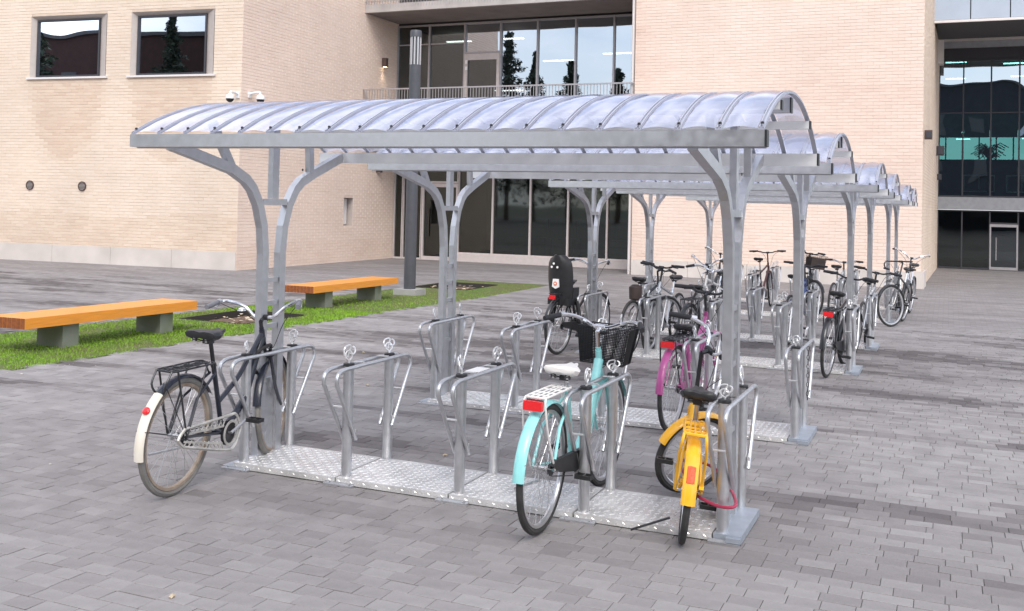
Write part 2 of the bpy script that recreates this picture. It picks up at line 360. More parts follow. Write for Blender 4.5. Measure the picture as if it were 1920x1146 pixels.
# ------------------------------------------------------------------ the ground
GX0, GX1, GY0, GY1 = -6.62, -4.28, -3.0, 16.6         # lawn strip
PITS = [(-6.15, -5.0, 6.45, 7.9), (-6.5, -5.25, 14.2, 15.8)]
NEARY = 12.6
mb = MB()
def gf(dz): return lambda x, y: (x, y, G(y)+dz)
grid_holes(mb, [-24, 14], [-12, -4, 0, 4, 8, NEARY], PITS+[(GX0, GX1, GY0, GY1)], gf(-.009))
ground_near = build('paving_bed', mb, M['joint'], kind='structure')
mb = MB()
grid_holes(mb, [-60, -24, 14, 40], [-40, -30, -12, NEARY, 13, 16.6, 20, 30, 60], [(-24, 14, -12, NEARY), (GX0, GX1, GY0, GY1)], gf(0))
build('plaza_paving', mb, M['far_paving'], kind='structure')
mb = MB(); mb.add([(-900, -900, -1.2), (900, -900, -1.2), (900, 900, -1.2), (-900, 900, -1.2)], [(0, 1, 2, 3)])
build('ground', mb, M['earth'], kind='structure')
mb = MB(); grid_holes(mb, [GX0, GX1], [GY0, 0, 4, 8, 12, 13, GY1], PITS, gf(-.004))
build('lawn', mb, M['lawn'], kind='structure')

# pavers
def hsh(x, y, s=1.0):
    v = math.sin(x*12.9898*s+y*78.233)*43758.5453; return v-math.floor(v)
def vn(x, y):
    xi, yi = math.floor(x), math.floor(y); fx, fy = x-xi, y-yi; fx = fx*fx*(3-2*fx); fy = fy*fy*(3-2*fy)
    a, b, c, d = hsh(xi, yi), hsh(xi+1, yi), hsh(xi, yi+1), hsh(xi+1, yi+1)
    return (a*(1-fx)+b*fx)*(1-fy)+(c*(1-fx)+d*fx)*fy
def fbm(x, y): return .5*vn(x, y)+.3*vn(x*2.1+5, y*2.1+9)+.2*vn(x*4.3+2, y*4.3+7)
def paver_tone(x, y):
    t = .68+.19*(random.random()-.5)
    if random.random() < .06: t -= .16*random.random()
    patch = fbm(x*.55+3, y*1.9+1)
    t -= max(0, patch-.46)*2.6*(.5+random.random())*min(1, max(0, (y+1.5)/3.5))
    t += (fbm(x*.3, y*.3)-.5)*.3+(fbm(x*2.2+11, y*2.2+5)-.5)*.22
    return max(0, min(1, t))
cells = []; y = -4.6; row = 0; CH = .107
while y < NEARY:
    x = -23.5+random.random()*.2
    yc = y+CH/2
    while x < 12:
        Lp = random.choice((.142, .142, .142, .178, .213))
        x2 = x+Lp; xc = x+Lp/2; x0_ = x; x = x2
        if GX0-.05 < xc < GX1+.0 and yc > GY0: continue
        px, py = proj((xc, yc, G(yc)))
        if not (-160 < px < 2080 and py < 1260 and py > 0): continue
        cells.append((x0_, x2, y, y+CH, py))
    y += CH; row += 1
cells.sort(key=lambda c: -c[4])
inframe = [c for c in cells if c[4] < 1150 and 0 < proj(((c[0]+c[1])/2, (c[2]+c[3])/2, 0))[0] < 1920]
near_set = set(id(c) for c in inframe[:290])
def paver_geo(mb, c, org=(0, 0)):
    x0, x1, y0, y1, _ = c; j = .0014; x0 += j; x1 -= j; y0 += j; y1 -= j
    h = random.uniform(-.0010, .0010); tx = random.uniform(-.0012, .0012); ty = random.uniform(-.0012, .0012)
    if random.random() < .03: h += random.uniform(-.002, .0015)
    ch = .0022; t = paver_tone((x0+x1)/2, (y0+y1)/2); B = []; T = []
    gx, gy = org
    for (a, b, sx, sy) in ((x0, y0, -1, -1), (x1, y0, 1, -1), (x1, y1, 1, 1), (x0, y1, -1, 1)):
        g = G(b)
        B.append((a-gx, b-gy, g-.010)); T.append((a-sx*ch-gx, b-sy*ch-gy, g+h+tx*sx+ty*sy))
    Mid = [(a, b, T[i][2]-.0014) for i, (a, b, _) in enumerate(B)]
    fs = [(8, 9, 10, 11)]+[(4+i, 4+(i+1) % 4, 8+(i+1) % 4, 8+i) for i in range(4)]+[(i, (i+1) % 4, 4+(i+1) % 4, 4+i) for i in range(4)]
    mb.add(B+Mid+T, fs, 0, t)
mb = MB(); pm = MB()
for c in cells:
    if id(c) in near_set:
        q = MB(); paver_geo(q, c, (c[0], c[2])); o = build('paver', q, M['paver'], ground_near, tone=True); o.location = (c[0], c[2], 0)
    else: paver_geo(mb, c)
build('paver_field', mb, M['paver'], ground_near, tone=True, kind='stuff')

# grass blades
mb = MB()
for i in range(52000):
    x = random.uniform(GX0+.03, GX1+.03); y = random.uniform(GY0+3.5, GY1) if random.random() > .6 else random.uniform(1, 9)
    if any(a-.04 < x < b+.04 and c-.04 < y < d+.04 for a, b, c, d in PITS): continue
    if y > 11 and random.random() < (y-11)/7: continue
    if x > GX1-.02 and vn(x*9, y*6) < .5: continue
    tt = fbm(x*1.3, y*1.3)
    if fbm(x*2.2+4, y*1.6+8) > .64 and random.random() < .6: continue
    dry = .10 if x < GX0+.45 else 0
    if y > 9: dry += (y-9)*.05
    near_pit = min(max(a-x, x-b, c-y, y-d) for a, b, c, d in PITS)
    if near_pit < .5: dry += .3*(1-near_pit/.5)
    t = max(0, min(1, .62+(tt-.5)*.7+random.uniform(-.2, .2)-dry))
    h = random.uniform(.014, .032)*(1-dry*.7); a = random.uniform(0, 6.28); wv = .0035+.0015*(y > 5); lx, ly = random.uniform(-.02, .02), random.uniform(-.02, .02)
    cx_, sx_ = math.cos(a)*wv, math.sin(a)*wv; g = G(y)-.004
    mb.add([(x-cx_, y-sx_, g), (x+cx_, y+sx_, g), (x+lx, y+ly, g+h)], [(0, 1, 2)], 0, t)
g_ = build('grass', mb, M['blade'], tone=True); tag(g_, 'short green grass in the strip under the two benches', 'grass', kind='stuff')
# tree pits
for k, (a, b, c, d) in enumerate(PITS):
    lab = ['square soil pit in the grass between the two orange benches', 'soil pit at the far end of the grass strip behind the lamp post'][k]
    t = thing('tree_pit', lab, 'tree pit', ((a+b)/2, (c+d)/2, G((c+d)/2)), 0, 'empty tree pits in the grass strip'); w2, h2 = (b-a)/2, (d-c)/2
    e = MB()
    e.bbox((-w2, -h2, -.25), (w2, -h2+.012, .012)); e.bbox((-w2, h2-.012, -.25), (w2, h2, .012))
    e.bbox((-w2, -h2+.012, -.25), (-w2+.012, h2-.012, .012)); e.bbox((w2-.012, -h2+.012, -.25), (w2, h2-.012, .012))
    build('edging', e, M['pitsteel'], t)
    s_ = MB(); n = 14
    for i in range(n+1):
        for j in range(n+1):
            x = -w2+2*w2*i/n; y = -h2+2*h2*j/n
            s_.v.append((x, y, -.13+.08*fbm(x*3+k*5, y*3)+random.uniform(-.01, .01))); s_.t.append(.5)
    for i in range(n):
        for j in range(n): s_.f.append((i*(n+1)+j, (i+1)*(n+1)+j, (i+1)*(n+1)+j+1, i*(n+1)+j+1)); s_.m.append(0)
    build('soil', s_, M['soil'], t)
    lf = MB()
    for i in range(46):
        x, y = random.uniform(-w2*.8, w2*.8), random.uniform(-h2*.8, h2*.8); s1 = random.uniform(.02, .05); z = random.uniform(-.06, -.02); a_ = random.uniform(0, 6)
        lf.add([(x+s1*math.cos(a_+q*1.57), y+s1*math.sin(a_+q*1.57), z+random.uniform(0, .03)) for q in range(4)], [(0, 1, 2, 3)])
    build('leaf_litter', lf, M['leaf_dry'], t, kind='stuff')
# litter on the paving
for i, (x, y) in enumerate(((.95, .9), (1.1, -1.9), (-.9, 3.0), (-2.1, 4.9))):
    lf = MB(); a_ = i*1.3
    lf.tube([(0, 0, .002), (.012, .004, .009), (.024, .01, .003)], .008, 5)
    o = build('leaf', lf, M['leaf_dry']); o.location = (x, y, G(y)+.002); o.rotation_euler.z = a_
    tag(o, ['pale dry leaf on the paving behind the second rack of the front row', 'pale dry leaf lying on the bare paving in the foreground', 'pale dry leaf on the paving left of the second row', 'pale dry leaf near the edge of the grass strip'][i], 'leaf', 'fallen leaves')

mb = MB()
for i in range(260):
    x, y = random.uniform(-8, 7), random.uniform(-4, 12)
    if i > 130: x = GX1+abs(random.gauss(0, .18))+.02; y = random.uniform(1, 12)
    s1 = random.uniform(.003, .011) if random.random() < .9 else .018; a_ = random.uniform(0, 6.28); g = G(y)+.0015
    mb.add([(x+s1*math.cos(a_+q*1.2566)*(1+.4*(q % 2)), y+s1*math.sin(a_+q*1.2566), g) for q in range(5)]+[(x, y, g+s1*.5)], [(0, 1, 5), (1, 2, 5), (2, 3, 5), (3, 4, 5), (4, 0, 5)], 0)
l_ = build('litter', mb, M['litter']); tag(l_, 'tiny leaf bits, gum and pebbles scattered over the paving', 'litter', kind='stuff')

# ------------------------------------------------------------------ brick walls
CR = .083; BL = .285
brick_jobs = []
def wall_bricks(wall, origin, du, nrm, u0, u1, z0, z1, holes, tonefn, matl, keep=None):
    """origin + du*u along the wall, nrm out of it"""
    z = z0; k = 0; out = []
    while z < z1-.02:
        u = u0-(BL/2 if k % 2 else 0)
        zt = min(z+CR-.010, z1)
        while u < u1:
            a, b = max(u+.003, u0), min(u+BL-.003, u1); u += BL
            if b-a < .03: continue
            segs = [(a, b)]
            for h in holes:
                if zt > h[2] and z < h[3]:
                    ns = []
                    for s in segs:
                        if s[1] <= h[0] or s[0] >= h[1]: ns.append(s)
                        else:
                            if s[0] < h[0]-.02: ns.append((s[0], h[0]))
                            if s[1] > h[1]+.02: ns.append((h[1], s[1]))
                    segs = ns
            for s in segs: out.append((s[0], s[1], z, zt))
        z += CR; k += 1
    brick_jobs.append((wall, origin, du, nrm, out, tonefn, matl))
def brick_geo(mb, job, c, org=None):
    wall, o, du, nr, _, tf, _ = job; a, b, z, zt = c; p = .006+random.uniform(-.0015, .002); t = tf((a+b)/2, (z+zt)/2)
    def P(u, n_, zz): 
        q = o+du*u+nr*n_; q = Vector((q.x, q.y, zz)); return q-org if org else q
    e = .004
    B = [P(a, 0, z), P(b, 0, z), P(b, 0, zt), P(a, 0, zt)]; T = [P(a+e, p, z+e*.7), P(b-e, p, z+e*.7), P(b-e, p, zt-e*.7), P(a+e, p, zt-e*.7)]
    mb.add(B+T, [(4, 5, 6, 7)]+[(i, (i+1) % 4, 4+(i+1) % 4, 4+i) for i in range(4)], 0, max(0, min(1, t)))
def frustum_ok(p):
    px, py = proj(p); return -150 < px < 2070 and -140 < py < 1200

AA = .083
dA = Vector((-math.cos(AA), -math.sin(AA), 0)); A0 = Vector((-12.375, 15.632, 0)); nA = Vector((math.sin(AA), -math.cos(AA), 0))
B1 = Vector((-12.375, 23.55, 0)); dB = (B1-A0).normalized(); LB = (B1-A0).length; nB = Vector((dB.y, -dB.x, 0))
GYL = 23.55; CX0, CX1, CY = -3.815, 3.465, 21.43  # glazed recess and wall C coordinates: scaled about the camera to a nearer depth
TOP = 10.6
def ua(p): return (Vector((p[0], p[1], 0))-A0).dot(dA)
WIN_A = [(ua((-13.20, 15.57)), ua((-15.74, 15.35)), 4.82, 6.50), (ua((-16.52, 15.29)), ua((-19.02, 15.08)), 4.82, 6.50), (9.9, 12.4, 4.82, 6.50)]
LEFT = thing('brick_building', 'pale brick building with a glazed recess between two plain brick walls', 'building', (0, 0, 0))
WLX = 20.0
# wall backings
mb = MB(); grid_holes(mb, [0, WLX], [-.3, TOP], WIN_A, lambda u, z: (A0.x+dA.x*u, A0.y+dA.y*u, z))
wallA = build('wall', mb, M['mortar'], LEFT, label='cream brick wall with two square windows and two round vents')
NICHE = (4.91, 5.42, .94, 1.76)
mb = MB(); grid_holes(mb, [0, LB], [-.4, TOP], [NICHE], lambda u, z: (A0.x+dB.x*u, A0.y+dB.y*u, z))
wallB = build('wall', mb, M['mortar_lens_pink'], LEFT, label='brick side wall of the glazed recess, pink lens cast in its colour')
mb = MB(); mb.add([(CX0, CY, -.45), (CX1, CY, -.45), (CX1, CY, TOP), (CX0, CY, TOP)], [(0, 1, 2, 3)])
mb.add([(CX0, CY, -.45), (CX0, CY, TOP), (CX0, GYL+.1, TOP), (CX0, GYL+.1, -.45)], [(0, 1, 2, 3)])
wallC = build('wall', mb, M['mortar_lens_pink'], LEFT, label='plain pale brick wall right of the glazed recess')
DX1, DY1 = 3.722, 32.3
mb = MB(); mb.add([(CX1, CY, -.45), (DX1, DY1, -.6), (DX1, DY1, TOP), (CX1, CY, TOP)], [(0, 1, 2, 3)])
wallD = build('wall', mb, M['mortar'], LEFT, label='narrow receding beige brick return wall at the right corner')
# solid back of the building so that it has depth
mb = MB()
mb.add([(A0.x+dA.x*WLX, A0.y+dA.y*WLX, -.3), (A0.x+dA.x*WLX, A0.y+dA.y*WLX, TOP), (A0.x+dA.x*WLX-1, 45, TOP), (A0.x+dA.x*WLX-1, 45, -.3)], [(0, 1, 2, 3)])
rt = [(A0.x+dA.x*WLX, A0.y+dA.y*WLX), (A0.x, A0.y), (B1.x, B1.y), (CX0, GYL+.1), (CX0, CY), (CX1, CY), (DX1, DY1), (DX1, 42), (A0.x+dA.x*WLX-1, 45)]
mb.add([(a, b, TOP) for a, b in rt], [tuple(range(len(rt)))])
build('roof', mb, M['slab'], LEFT)
def stain_A(u, z):
    t = .80+random.uniform(-.16, .16)
    if z < 1.15+.1*math.sin(u*1.3): t -= .34
    for h in WIN_A:
        c = (h[0]+h[1])/2; half = (h[1]-h[0])/2+.1; d = 4.82-z
        if 0 < d < 2.3:
            e = half*math.sqrt(max(0, 1-(d/2.3)**2))
            if abs(u-c) < e: t -= .5*min(1, (e-abs(u-c))/.35+.2)
    t += (fbm(u*.4, z*.4)-.5)*.3; return t
def stain_B(u, z): return .62+random.uniform(-.13, .13)+(fbm(u*.5+9, z*.5)-.5)*.35-(.2 if z < .5 else 0)
def stain_C(u, z):
    t = .74+random.uniform(-.16, .16)+(fbm(u*.35+3, z*.45+4)-.5)*.5
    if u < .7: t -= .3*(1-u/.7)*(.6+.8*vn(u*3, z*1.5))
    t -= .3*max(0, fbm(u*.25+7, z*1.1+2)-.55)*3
    return t
wall_bricks(wallA, A0, dA, nA, 0.0, WLX, .345, TOP, WIN_A, stain_A, M['brick_cream'])
wall_bricks(wallB, A0, dB, nB, 0.0, LB-.1, -.4, TOP, [NICHE], stain_B, M['brick_lens_pink'])
wall_bricks(wallC, Vector((CX0, CY, 0)), Vector((1, 0, 0)), Vector((0, -1, 0)), 0.0, CX1-CX0, .28, TOP, [], stain_C, M['brick_lens_pink'])
dD = (Vector((DX1, DY1, 0))-Vector((CX1, CY, 0))).normalized()
wall_bricks(wallD, Vector((CX1, CY, 0)), dD, Vector((dD.y, -dD.x, 0)), 0.0, 10.7, -.2, TOP, [], lambda u, z: .5+random.uniform(-.15, .15), M['brick_cream'])
allb = []
for job in brick_jobs:
    for c in job[4]:
        q = job[1]+job[2]*((c[0]+c[1])/2); p = (q.x, q.y, c[2]); 
        if not frustum_ok(p): continue
        px, py = proj(p); vis = -10 < px < 1930 and 0 < py < 1146
        facing = abs((q-CP).normalized().dot(job[3]))
        d = (Vector(p)-CP).length
        hidden = 250 < px < 700 and 170 < py < 290 or px > 700 and 270 < py
        allb.append((-(c[1]-c[0])*facing/d/d if vis and not hidden else 1, job, c))
allb.sort(key=lambda t: t[0])
rest = {}
for i, (s, job, c) in enumerate(allb):
    if i < 290:
        q0 = job[1]+job[2]*c[0]; org = Vector((q0.x, q0.y, c[2])); q = MB(); brick_geo(q, job, c, org)
        o = build('brick', q, job[6], job[0], tone=True); o.location = org
    else:
        rest.setdefault(id(job[0]), (job, MB())); brick_geo(rest[id(job[0])][1], job, c)
for job, q in rest.values(): build('brickwork', q, job[6], job[0], tone=True, kind='stuff')
# plinths
u = 0; 
while u < WLX:
    Lp = 1.9; q = MB(); p0 = A0+dA*(u+.004)+nA*.02; c = A0+dA*(u+Lp/2)+nA*(-.02)
    q.box((c.x, c.y, .02), (Lp-.008, .09, .60), math.atan2(dA.y, dA.x)); build('plinth_block', q, M['plinth'], wallA); u += Lp
x = CX0+.01
while x < CX1-.1:
    Lp = min(1.55, CX1+.03-x); q = MB(); q.box((x+Lp/2, CY+.0, -.02), (Lp-.008, .09, .58)); build('plinth_block', q, M['plinth'], wallC); x += Lp
q = MB(); q.box((CX1+.055, CY+.6, -.02), (.05, 1.25, .58), math.atan2(dD.y, dD.x)-math.pi/2); build('plinth_block', q, M['plinth'], wallD)
# windows of wall A
rzA = math.atan2(dA.y, dA.x)
for k, (u0_, u1_, z0_, z1_) in enumerate(WIN_A):
    def P(u, n_, z): q = A0+dA*u+nA*n_; return (q.x, q.y, z)
    fr = MB(); D = -.13; i0, i1, iz0, iz1 = u0_+.30, u1_-.12, z0_+.03, z1_-.10
    O = [P(u0_+.004, .012, z0_), P(u1_-.004, .012, z0_), P(u1_-.004, .012, z1_-.004), P(u0_+.004, .012, z1_-.004)]
    I = [P(i0, D, iz0), P(i1, D, iz0), P(i1, D, iz1), P(i0, D, iz1)]
    fr.add(O+I, [(0, 1, 5, 4), (1, 2, 6, 5), (2, 3, 7, 6), (3, 0, 4, 7)])
    wn = build('window', fr, M['reveal'], LEFT)
    f2 = MB()
    for (a, b, c, d) in ((i0, i0+.05, iz0, iz1), (i1-.05, i1, iz0, iz1), (i0+.05, i1-.05, iz0, iz0+.04), (i0+.05, i1-.05, iz1-.04, iz1)):
        c1 = A0+dA*((a+b)/2)+nA*(D+.02); f2.box((c1.x, c1.y, (c+d)/2), (abs(b-a), .05, d-c), rzA)
    build('frame', f2, M['frame_dark'], wn)
    gp = MB(); gp.add([P(i0+.04, D+.005, iz0+.03), P(i1-.04, D+.005, iz0+.03), P(i1-.04, D+.005, iz1-.03), P(i0+.04, D+.005, iz1-.03)], [(0, 1, 2, 3)])
    build('pane', gp, M['glass'], wn)
    sl_ = MB(); c1 = A0+dA*((u0_+u1_)/2)+nA*(-.02); sl_.box((c1.x, c1.y, z0_-.02), (u1_-u0_+.16, .16, .05), rzA); build('sill', sl_, M['sill'], wn)
    rm = MB(); a_ = P(i0, D-.05, iz0); 
    rm.add([P(i0-.5, D-.06, iz0-.6), P(i1+.5, D-.06, iz0-.6), P(i1+.5, -4, iz0-.6), P(i0-.5, -4, iz0-.6), P(i0-.5, D-.06, iz1+.4), P(i1+.5, D-.06, iz1+.4), P(i1+.5, -4, iz1+.4), P(i0-.5, -4, iz1+.4)],
           [(0, 1, 2, 3), (4, 5, 6, 7), (2, 3, 7, 6), (0, 3, 7, 4), (1, 2, 6, 5)])
    build('room', rm, M['room'], wn)
# round vents
for k, (vx, vy) in enumerate(((-18.87, 15.09), (-17.14, 15.234))):
    u = ua((vx, vy)); c = A0+dA*u+nA*.008; t = thing('wall_vent', ['round brown louvred vent on the brick wall, nearer the left picture edge', 'round brown louvred vent on the brick wall, nearer the bicycle shelter'][k], 'vent', (c.x, c.y, 1.9), rzA+math.pi, 'round vents in the brick wall')
    q = MB(); q.ring((0, 0, 0), .115, [(-.012, .0), (.012, .0), (.012, -.03), (-.012, -.03)], 24); build('rim', q, M['fixture'], t)
    q = MB(); q.lathe([(.104, -.004), (.104, .0)], (0, 0, 0), 'y', 20); build('back_plate', q, M['frame_dark'], t)
    for j in range(6):
        z = -.085+j*.034; w_ = math.sqrt(max(0, .103**2-z*z))*2
        q = MB(); q.box((0, -.014, z), (w_, .012, .013)); build('slat', q, M['reveal'], t)
# niche in wall B
def PB(u, n_, z): q = A0+dB*u+nB*n_; return Vector((q.x, q.y, z))
q = MB(); a, b, c, d = NICHE
q.add([PB(a, 0, c), PB(b, 0, c), PB(b, 0, d), PB(a, 0, d), PB(a, -.25, c), PB(b, -.25, c), PB(b, -.25, d), PB(a, -.25, d)], [(0, 1, 5, 4), (1, 2, 6, 5), (2, 3, 7, 6), (3, 0, 4, 7), (4, 5, 6, 7)])
wn = build('window', q, M['reveal'], LEFT, label='small slot window in the side wall')
q = MB(); q.add([PB(a+.03, -.2, c+.03), PB(b-.03, -.2, c+.03), PB(b-.03, -.2, d-.03), PB(a+.03, -.2, d-.03)], [(0, 1, 2, 3)]); build('pane', q, M['sill'], wn)
q = MB(); q.bbox((-.05, -.02, 0), (.05, .3, .03)); 
# glazed recess -------------------------------------------------
MUL = [-12.37, -11.22, -9.97, -8.74, -7.51, -6.28, -5.08, -4.44]
ZU0, ZU1 = 4.09, 7.35
def pane_unit(name, x0, x1, z0, z1, y, m, par, fm, fw_=.055, label=None):
    f = MB(); 
    f.bbox((x0, y-.07, z0), (x0+fw_/2, y+.07, z1)); f.bbox((x1-fw_/2, y-.07, z0), (x1, y+.07, z1))
    f.bbox((x0+fw_/2, y-.06, z0), (x1-fw_/2, y+.06, z0+fw_)); f.bbox((x0+fw_/2, y-.06, z1-fw_), (x1-fw_/2, y+.06, z1))
    o = build(name, f, fm, par, label=label)
    g = MB(); g.add([(x0+.02, y, z0+.02), (x1-.02, y, z0+.02), (x1-.02, y, z1-.02), (x0+.02, y, z1-.02)], [(0, 1, 2, 3)]); build('pane', g, m, o)
    return o
for i in range(7):
    x0, x1 = MUL[i], MUL[i+1]
    if i == 2:
        pane_unit('window', x0, x1, 6.37, ZU1, GYL, M['glass'], LEFT, M['frame_alu'])
        d = pane_unit('door', x0+.01, x1-.01, ZU0, 6.36, GYL-.01, M['glass_dark'], LEFT, M['frame_light'], .2, 'light framed balcony door')
        q = MB(); q.bbox((x0+.12, GYL-.14, 5.0), (x0+.15, GYL-.09, 5.3)); build('handle', q, M['chrome'], d)
        for z in (5.85, 6.05):
            q = MB(); q.bbox((x0+.04, GYL-.084, z), (x0+.12, GYL-.082, z+.11)); build('sticker', q, M['label_white'], d)
    else:
        w_ = pane_unit('window', x0, x1, ZU0, ZU1, GYL, M['glass'] if i > 2 else M['glass_dark'], LEFT, M['frame_alu'])
        if i < 2:
            q = MB(); q.bbox((x0+.03, GYL-.05, 6.70), (x1-.03, GYL+.05, 6.74)); build('transom', q, M['frame_alu'], w_)
q = MB(); q.tube([(-3.90, CY+.10, -.14), (-3.90, CY+.10, TOP)], .045, 8)
build('downpipe', q, M['sill'], LEFT, smooth=True)
q = MB(); q.bbox((-4.44, GYL-.05, -.14), (CX0, GYL+.05, 7.35)); build('side_panel', q, M['frame_dark'], LEFT)
# upper balcony and middle balcony
XB = -12.365
def balcony(z0, z1, y0, label):
    q = MB(); q.add([(XB, y0, z0), (CX0-.002, y0, z0), (CX0-.002, GYL-.08, z0), (XB, GYL-.08, z0), (XB, y0, z1), (CX0-.002, y0, z1), (CX0-.002, GYL-.08, z1), (XB, GYL-.08, z1)],
        [(3, 2, 1, 0), (4, 5, 6, 7), (0, 1, 5, 4), (2, 3, 7, 6), (3, 0, 4, 7), (1, 2, 6, 5)])
    b = build('balcony', q, M['slab'], LEFT, label=label)
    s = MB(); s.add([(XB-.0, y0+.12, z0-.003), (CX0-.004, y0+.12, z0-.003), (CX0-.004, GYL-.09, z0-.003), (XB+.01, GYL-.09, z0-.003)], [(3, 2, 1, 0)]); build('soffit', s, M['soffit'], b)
    for k, x in enumerate([XB+.03+i*(CX0-XB-.06)/90 for i in range(91)]):
        q = MB(); q.bbox((x-.007, y0-.010, z1-.12), (x+.007, y0+.010, z1+1.0)); build('baluster', q, M['frame_alu'], b)
    q = MB(); q.bbox((XB, y0-.02, z1+1.0), (CX0-.01, y0+.02, z1+1.04)); q.bbox((XB, y0-.013, z1+.08), (CX0-.01, y0+.013, z1+.10))
    build('rail', q, M['frame_alu'], b); return b
balcony(7.41, 7.65, CY+.01, 'upper concrete balcony with dark soffit and thin railing')
balcony(3.81, 4.04, CY+.01, 'middle balcony with pale vertical bar railing')
# lower glazing
q = MB(); q.bbox((-12.37, GYL-.06, 2.79), (-4.44, GYL+.06, 4.08)); build('spandrel', q, M['frame_dark'], LEFT)
LZ0, LZ1 = .09, 2.79
q = MB(); q.bbox((-10.07, GYL-.12, -.2), (-4.44, GYL+.08, .088)); build('low_sill', q, M['frame_light'], LEFT)
low = [(-12.36, -12.05, 'n'), (-12.03, -11.36, 'n'), (-11.34, -10.08, 'd'), (-10.06, -8.88, 'w'), (-8.88, -7.63, 'w'), (-7.63, -6.41, 'w'), (-6.41, -5.18, 'w'), (-5.18, -4.45, 'w')]
for x0, x1, kd in low:
    if kd == 'd':
        d = pane_unit('door', x0, x1, -.14, LZ1-.5, GYL, M['glass_low'], LEFT, M['frame_light'], .12, 'glass entrance door with a pale frame'); q = MB(); q.tube([(x0+.2, GYL-.12, .6), (x0+.2, GYL-.12, 1.5)], .018, 8); build('handle', q, M['black_plastic'], d, smooth=True)
        pane_unit('window', x0, x1, LZ1-.49, LZ1, GYL, M['glass_low'], LEFT, M['frame_light'])
    elif kd == 'n': pane_unit('window', x0, x1, -.14, LZ1, GYL, M['glass_low'], LEFT, M['frame_light'])
    else: pane_unit('window', x0, x1, LZ0, LZ1, GYL, M['glass_low'], LEFT, M['frame_light'])
q = MB()
for z0, z1 in ((-.2, 3.2), (3.95, 7.5)):
    a = [(-12.5, GYL+.1, z0), (-3.9, GYL+.1, z0), (-3.9, 31, z0), (-12.5, 31, z0)]; b = [(x, y, z1) for x, y, _ in a]
    q.add(a+b, [(0, 1, 2, 3), (4, 5, 6, 7), (2, 3, 7, 6), (0, 3, 7, 4), (1, 2, 6, 5)])
build('room', q, M['room'], LEFT)
for (x, y, z, lx) in ((-11.9, 26, 7.2, .9), (-9.6, 25.6, 7.15, .7), (-9.3, 28.5, 6.8, 1.2), (-6.9, 28, 6.9, 1.2), (-11.6, 29.5, 5.9, 1.2)):
    q = MB(); q.bbox((x, y, z), (x+lx, y+.16, z+.03)); build('ceiling_light', q, M['ceil_light'], LEFT)
q = MB()
for x, z, w_ in ((-9.2, .0, 1.1), (-7.8, .0, .7), (-5.9, 0, 1.4)):
    q.bbox((x, 26, -.19), (x+w_, 26.6, .6)); q.bbox((x+.1, 26.5, .6), (x+w_-.1, 26.58, 1.2))
build('furniture', q, M['fixture'], LEFT)
# wall lights and cameras: separate things
def PBp(u, z, n_=0.): return PB(u, n_, z)
for k, (u, z) in enumerate(((6.93, 6.04), (6.75, 2.72))):
    p = PB(u, .02, z); t = thing('wall_lamp', ['lit brown wall lamp on the side wall beside the upper glazing', 'small brown wall lamp low on the side wall under the balcony'][k], 'wall lamp', p, math.atan2(dB.y, dB.x))
    q = MB(); q.bbox((-.07, -.15, -.14), (.07, -.0, .14)); build('housing', q, M['fixture'], t)
    q = MB(); q.bbox((-.05, -.13, -.146), (.05, -.03, -.141)); build('lens', q, M['warm_light' if k == 0 else 'white_plastic'], t)
    if k == 0:
        l = bpy.data.lights.new('lamp_light', 'SPOT'); l.energy = 5; l.color = (1, .82, .6); l.spot_size = R(75); l.spot_blend = .8; l.shadow_soft_size = .05
        lo = bpy.data.objects.new('lamp_light', l); col.objects.link(lo); lo.parent = t; lo.location = (0, -.10, -.16)
for k, (P0, n_, d_, flip) in enumerate(((A0+dA*.07, nA, dA, 1), (A0+dB*.33, nB, dB, -1))):
    z = 4.20 if k == 0 else 4.24
    t = thing('security_camera', ['white dome camera on a bracket on the front face at the wall corner', 'white dome camera on a bracket round the corner on the side wall'][k], 'camera', (P0.x, P0.y, z), math.atan2(n_.y, n_.x))
    q = MB(); q.bbox((.008, -.05, .0), (.04, .05, .16)); build('mounting_plate', q, M['white_plastic'], t)
    q = MB(); q.tube([(.03, 0, .10), (.2, 0, .13), (.34, 0, .13), (.36, 0, .05)], .03, 8); build('bracket_arm', q, M['white_plastic'], t, smooth=True)
    q = MB(); q.lathe([(.03, .08), (.09, .05), (.115, -.02), (.11, -.05)], (.36, 0, 0), 'z', 16); build('dome_housing', q, M['white_plastic'], t, smooth=True)
    q = MB(); q.lathe([(.10, -.05), (.085, -.10), (.04, -.135)], (.36, 0, 0), 'z', 16); build('dome_lens', q, M['black_plastic'], t, smooth=True)
for k, (x, y, z, s, mm, lb) in enumerate(((CX1+.05, CY+.35, 3.62, .20, 'fixture', 'square brown box fixed near the top of the right brick corner'), (DX1-.02, 30.2, 3.7, .27, 'frame_dark', 'dark box loudspeaker on the receding return wall'), (DX1-.03, 31.2, 2.9, .18, 'frame_dark', 'small dark fixture below the box on the return wall'))):
    t = thing('wall_box', lb, 'wall box', (x, y, z)); q = MB(); q.bbox((-.02, -s*.5, -s*.5), (s*.8, s*.5, s*.6)); build('housing', q, M[mm], t); q = MB(); q.bbox((s*.1, -s*.52-.02, -s*.35), (s*.7, -s*.5, s*.45)); build('cover', q, M['frame_dark'], t)

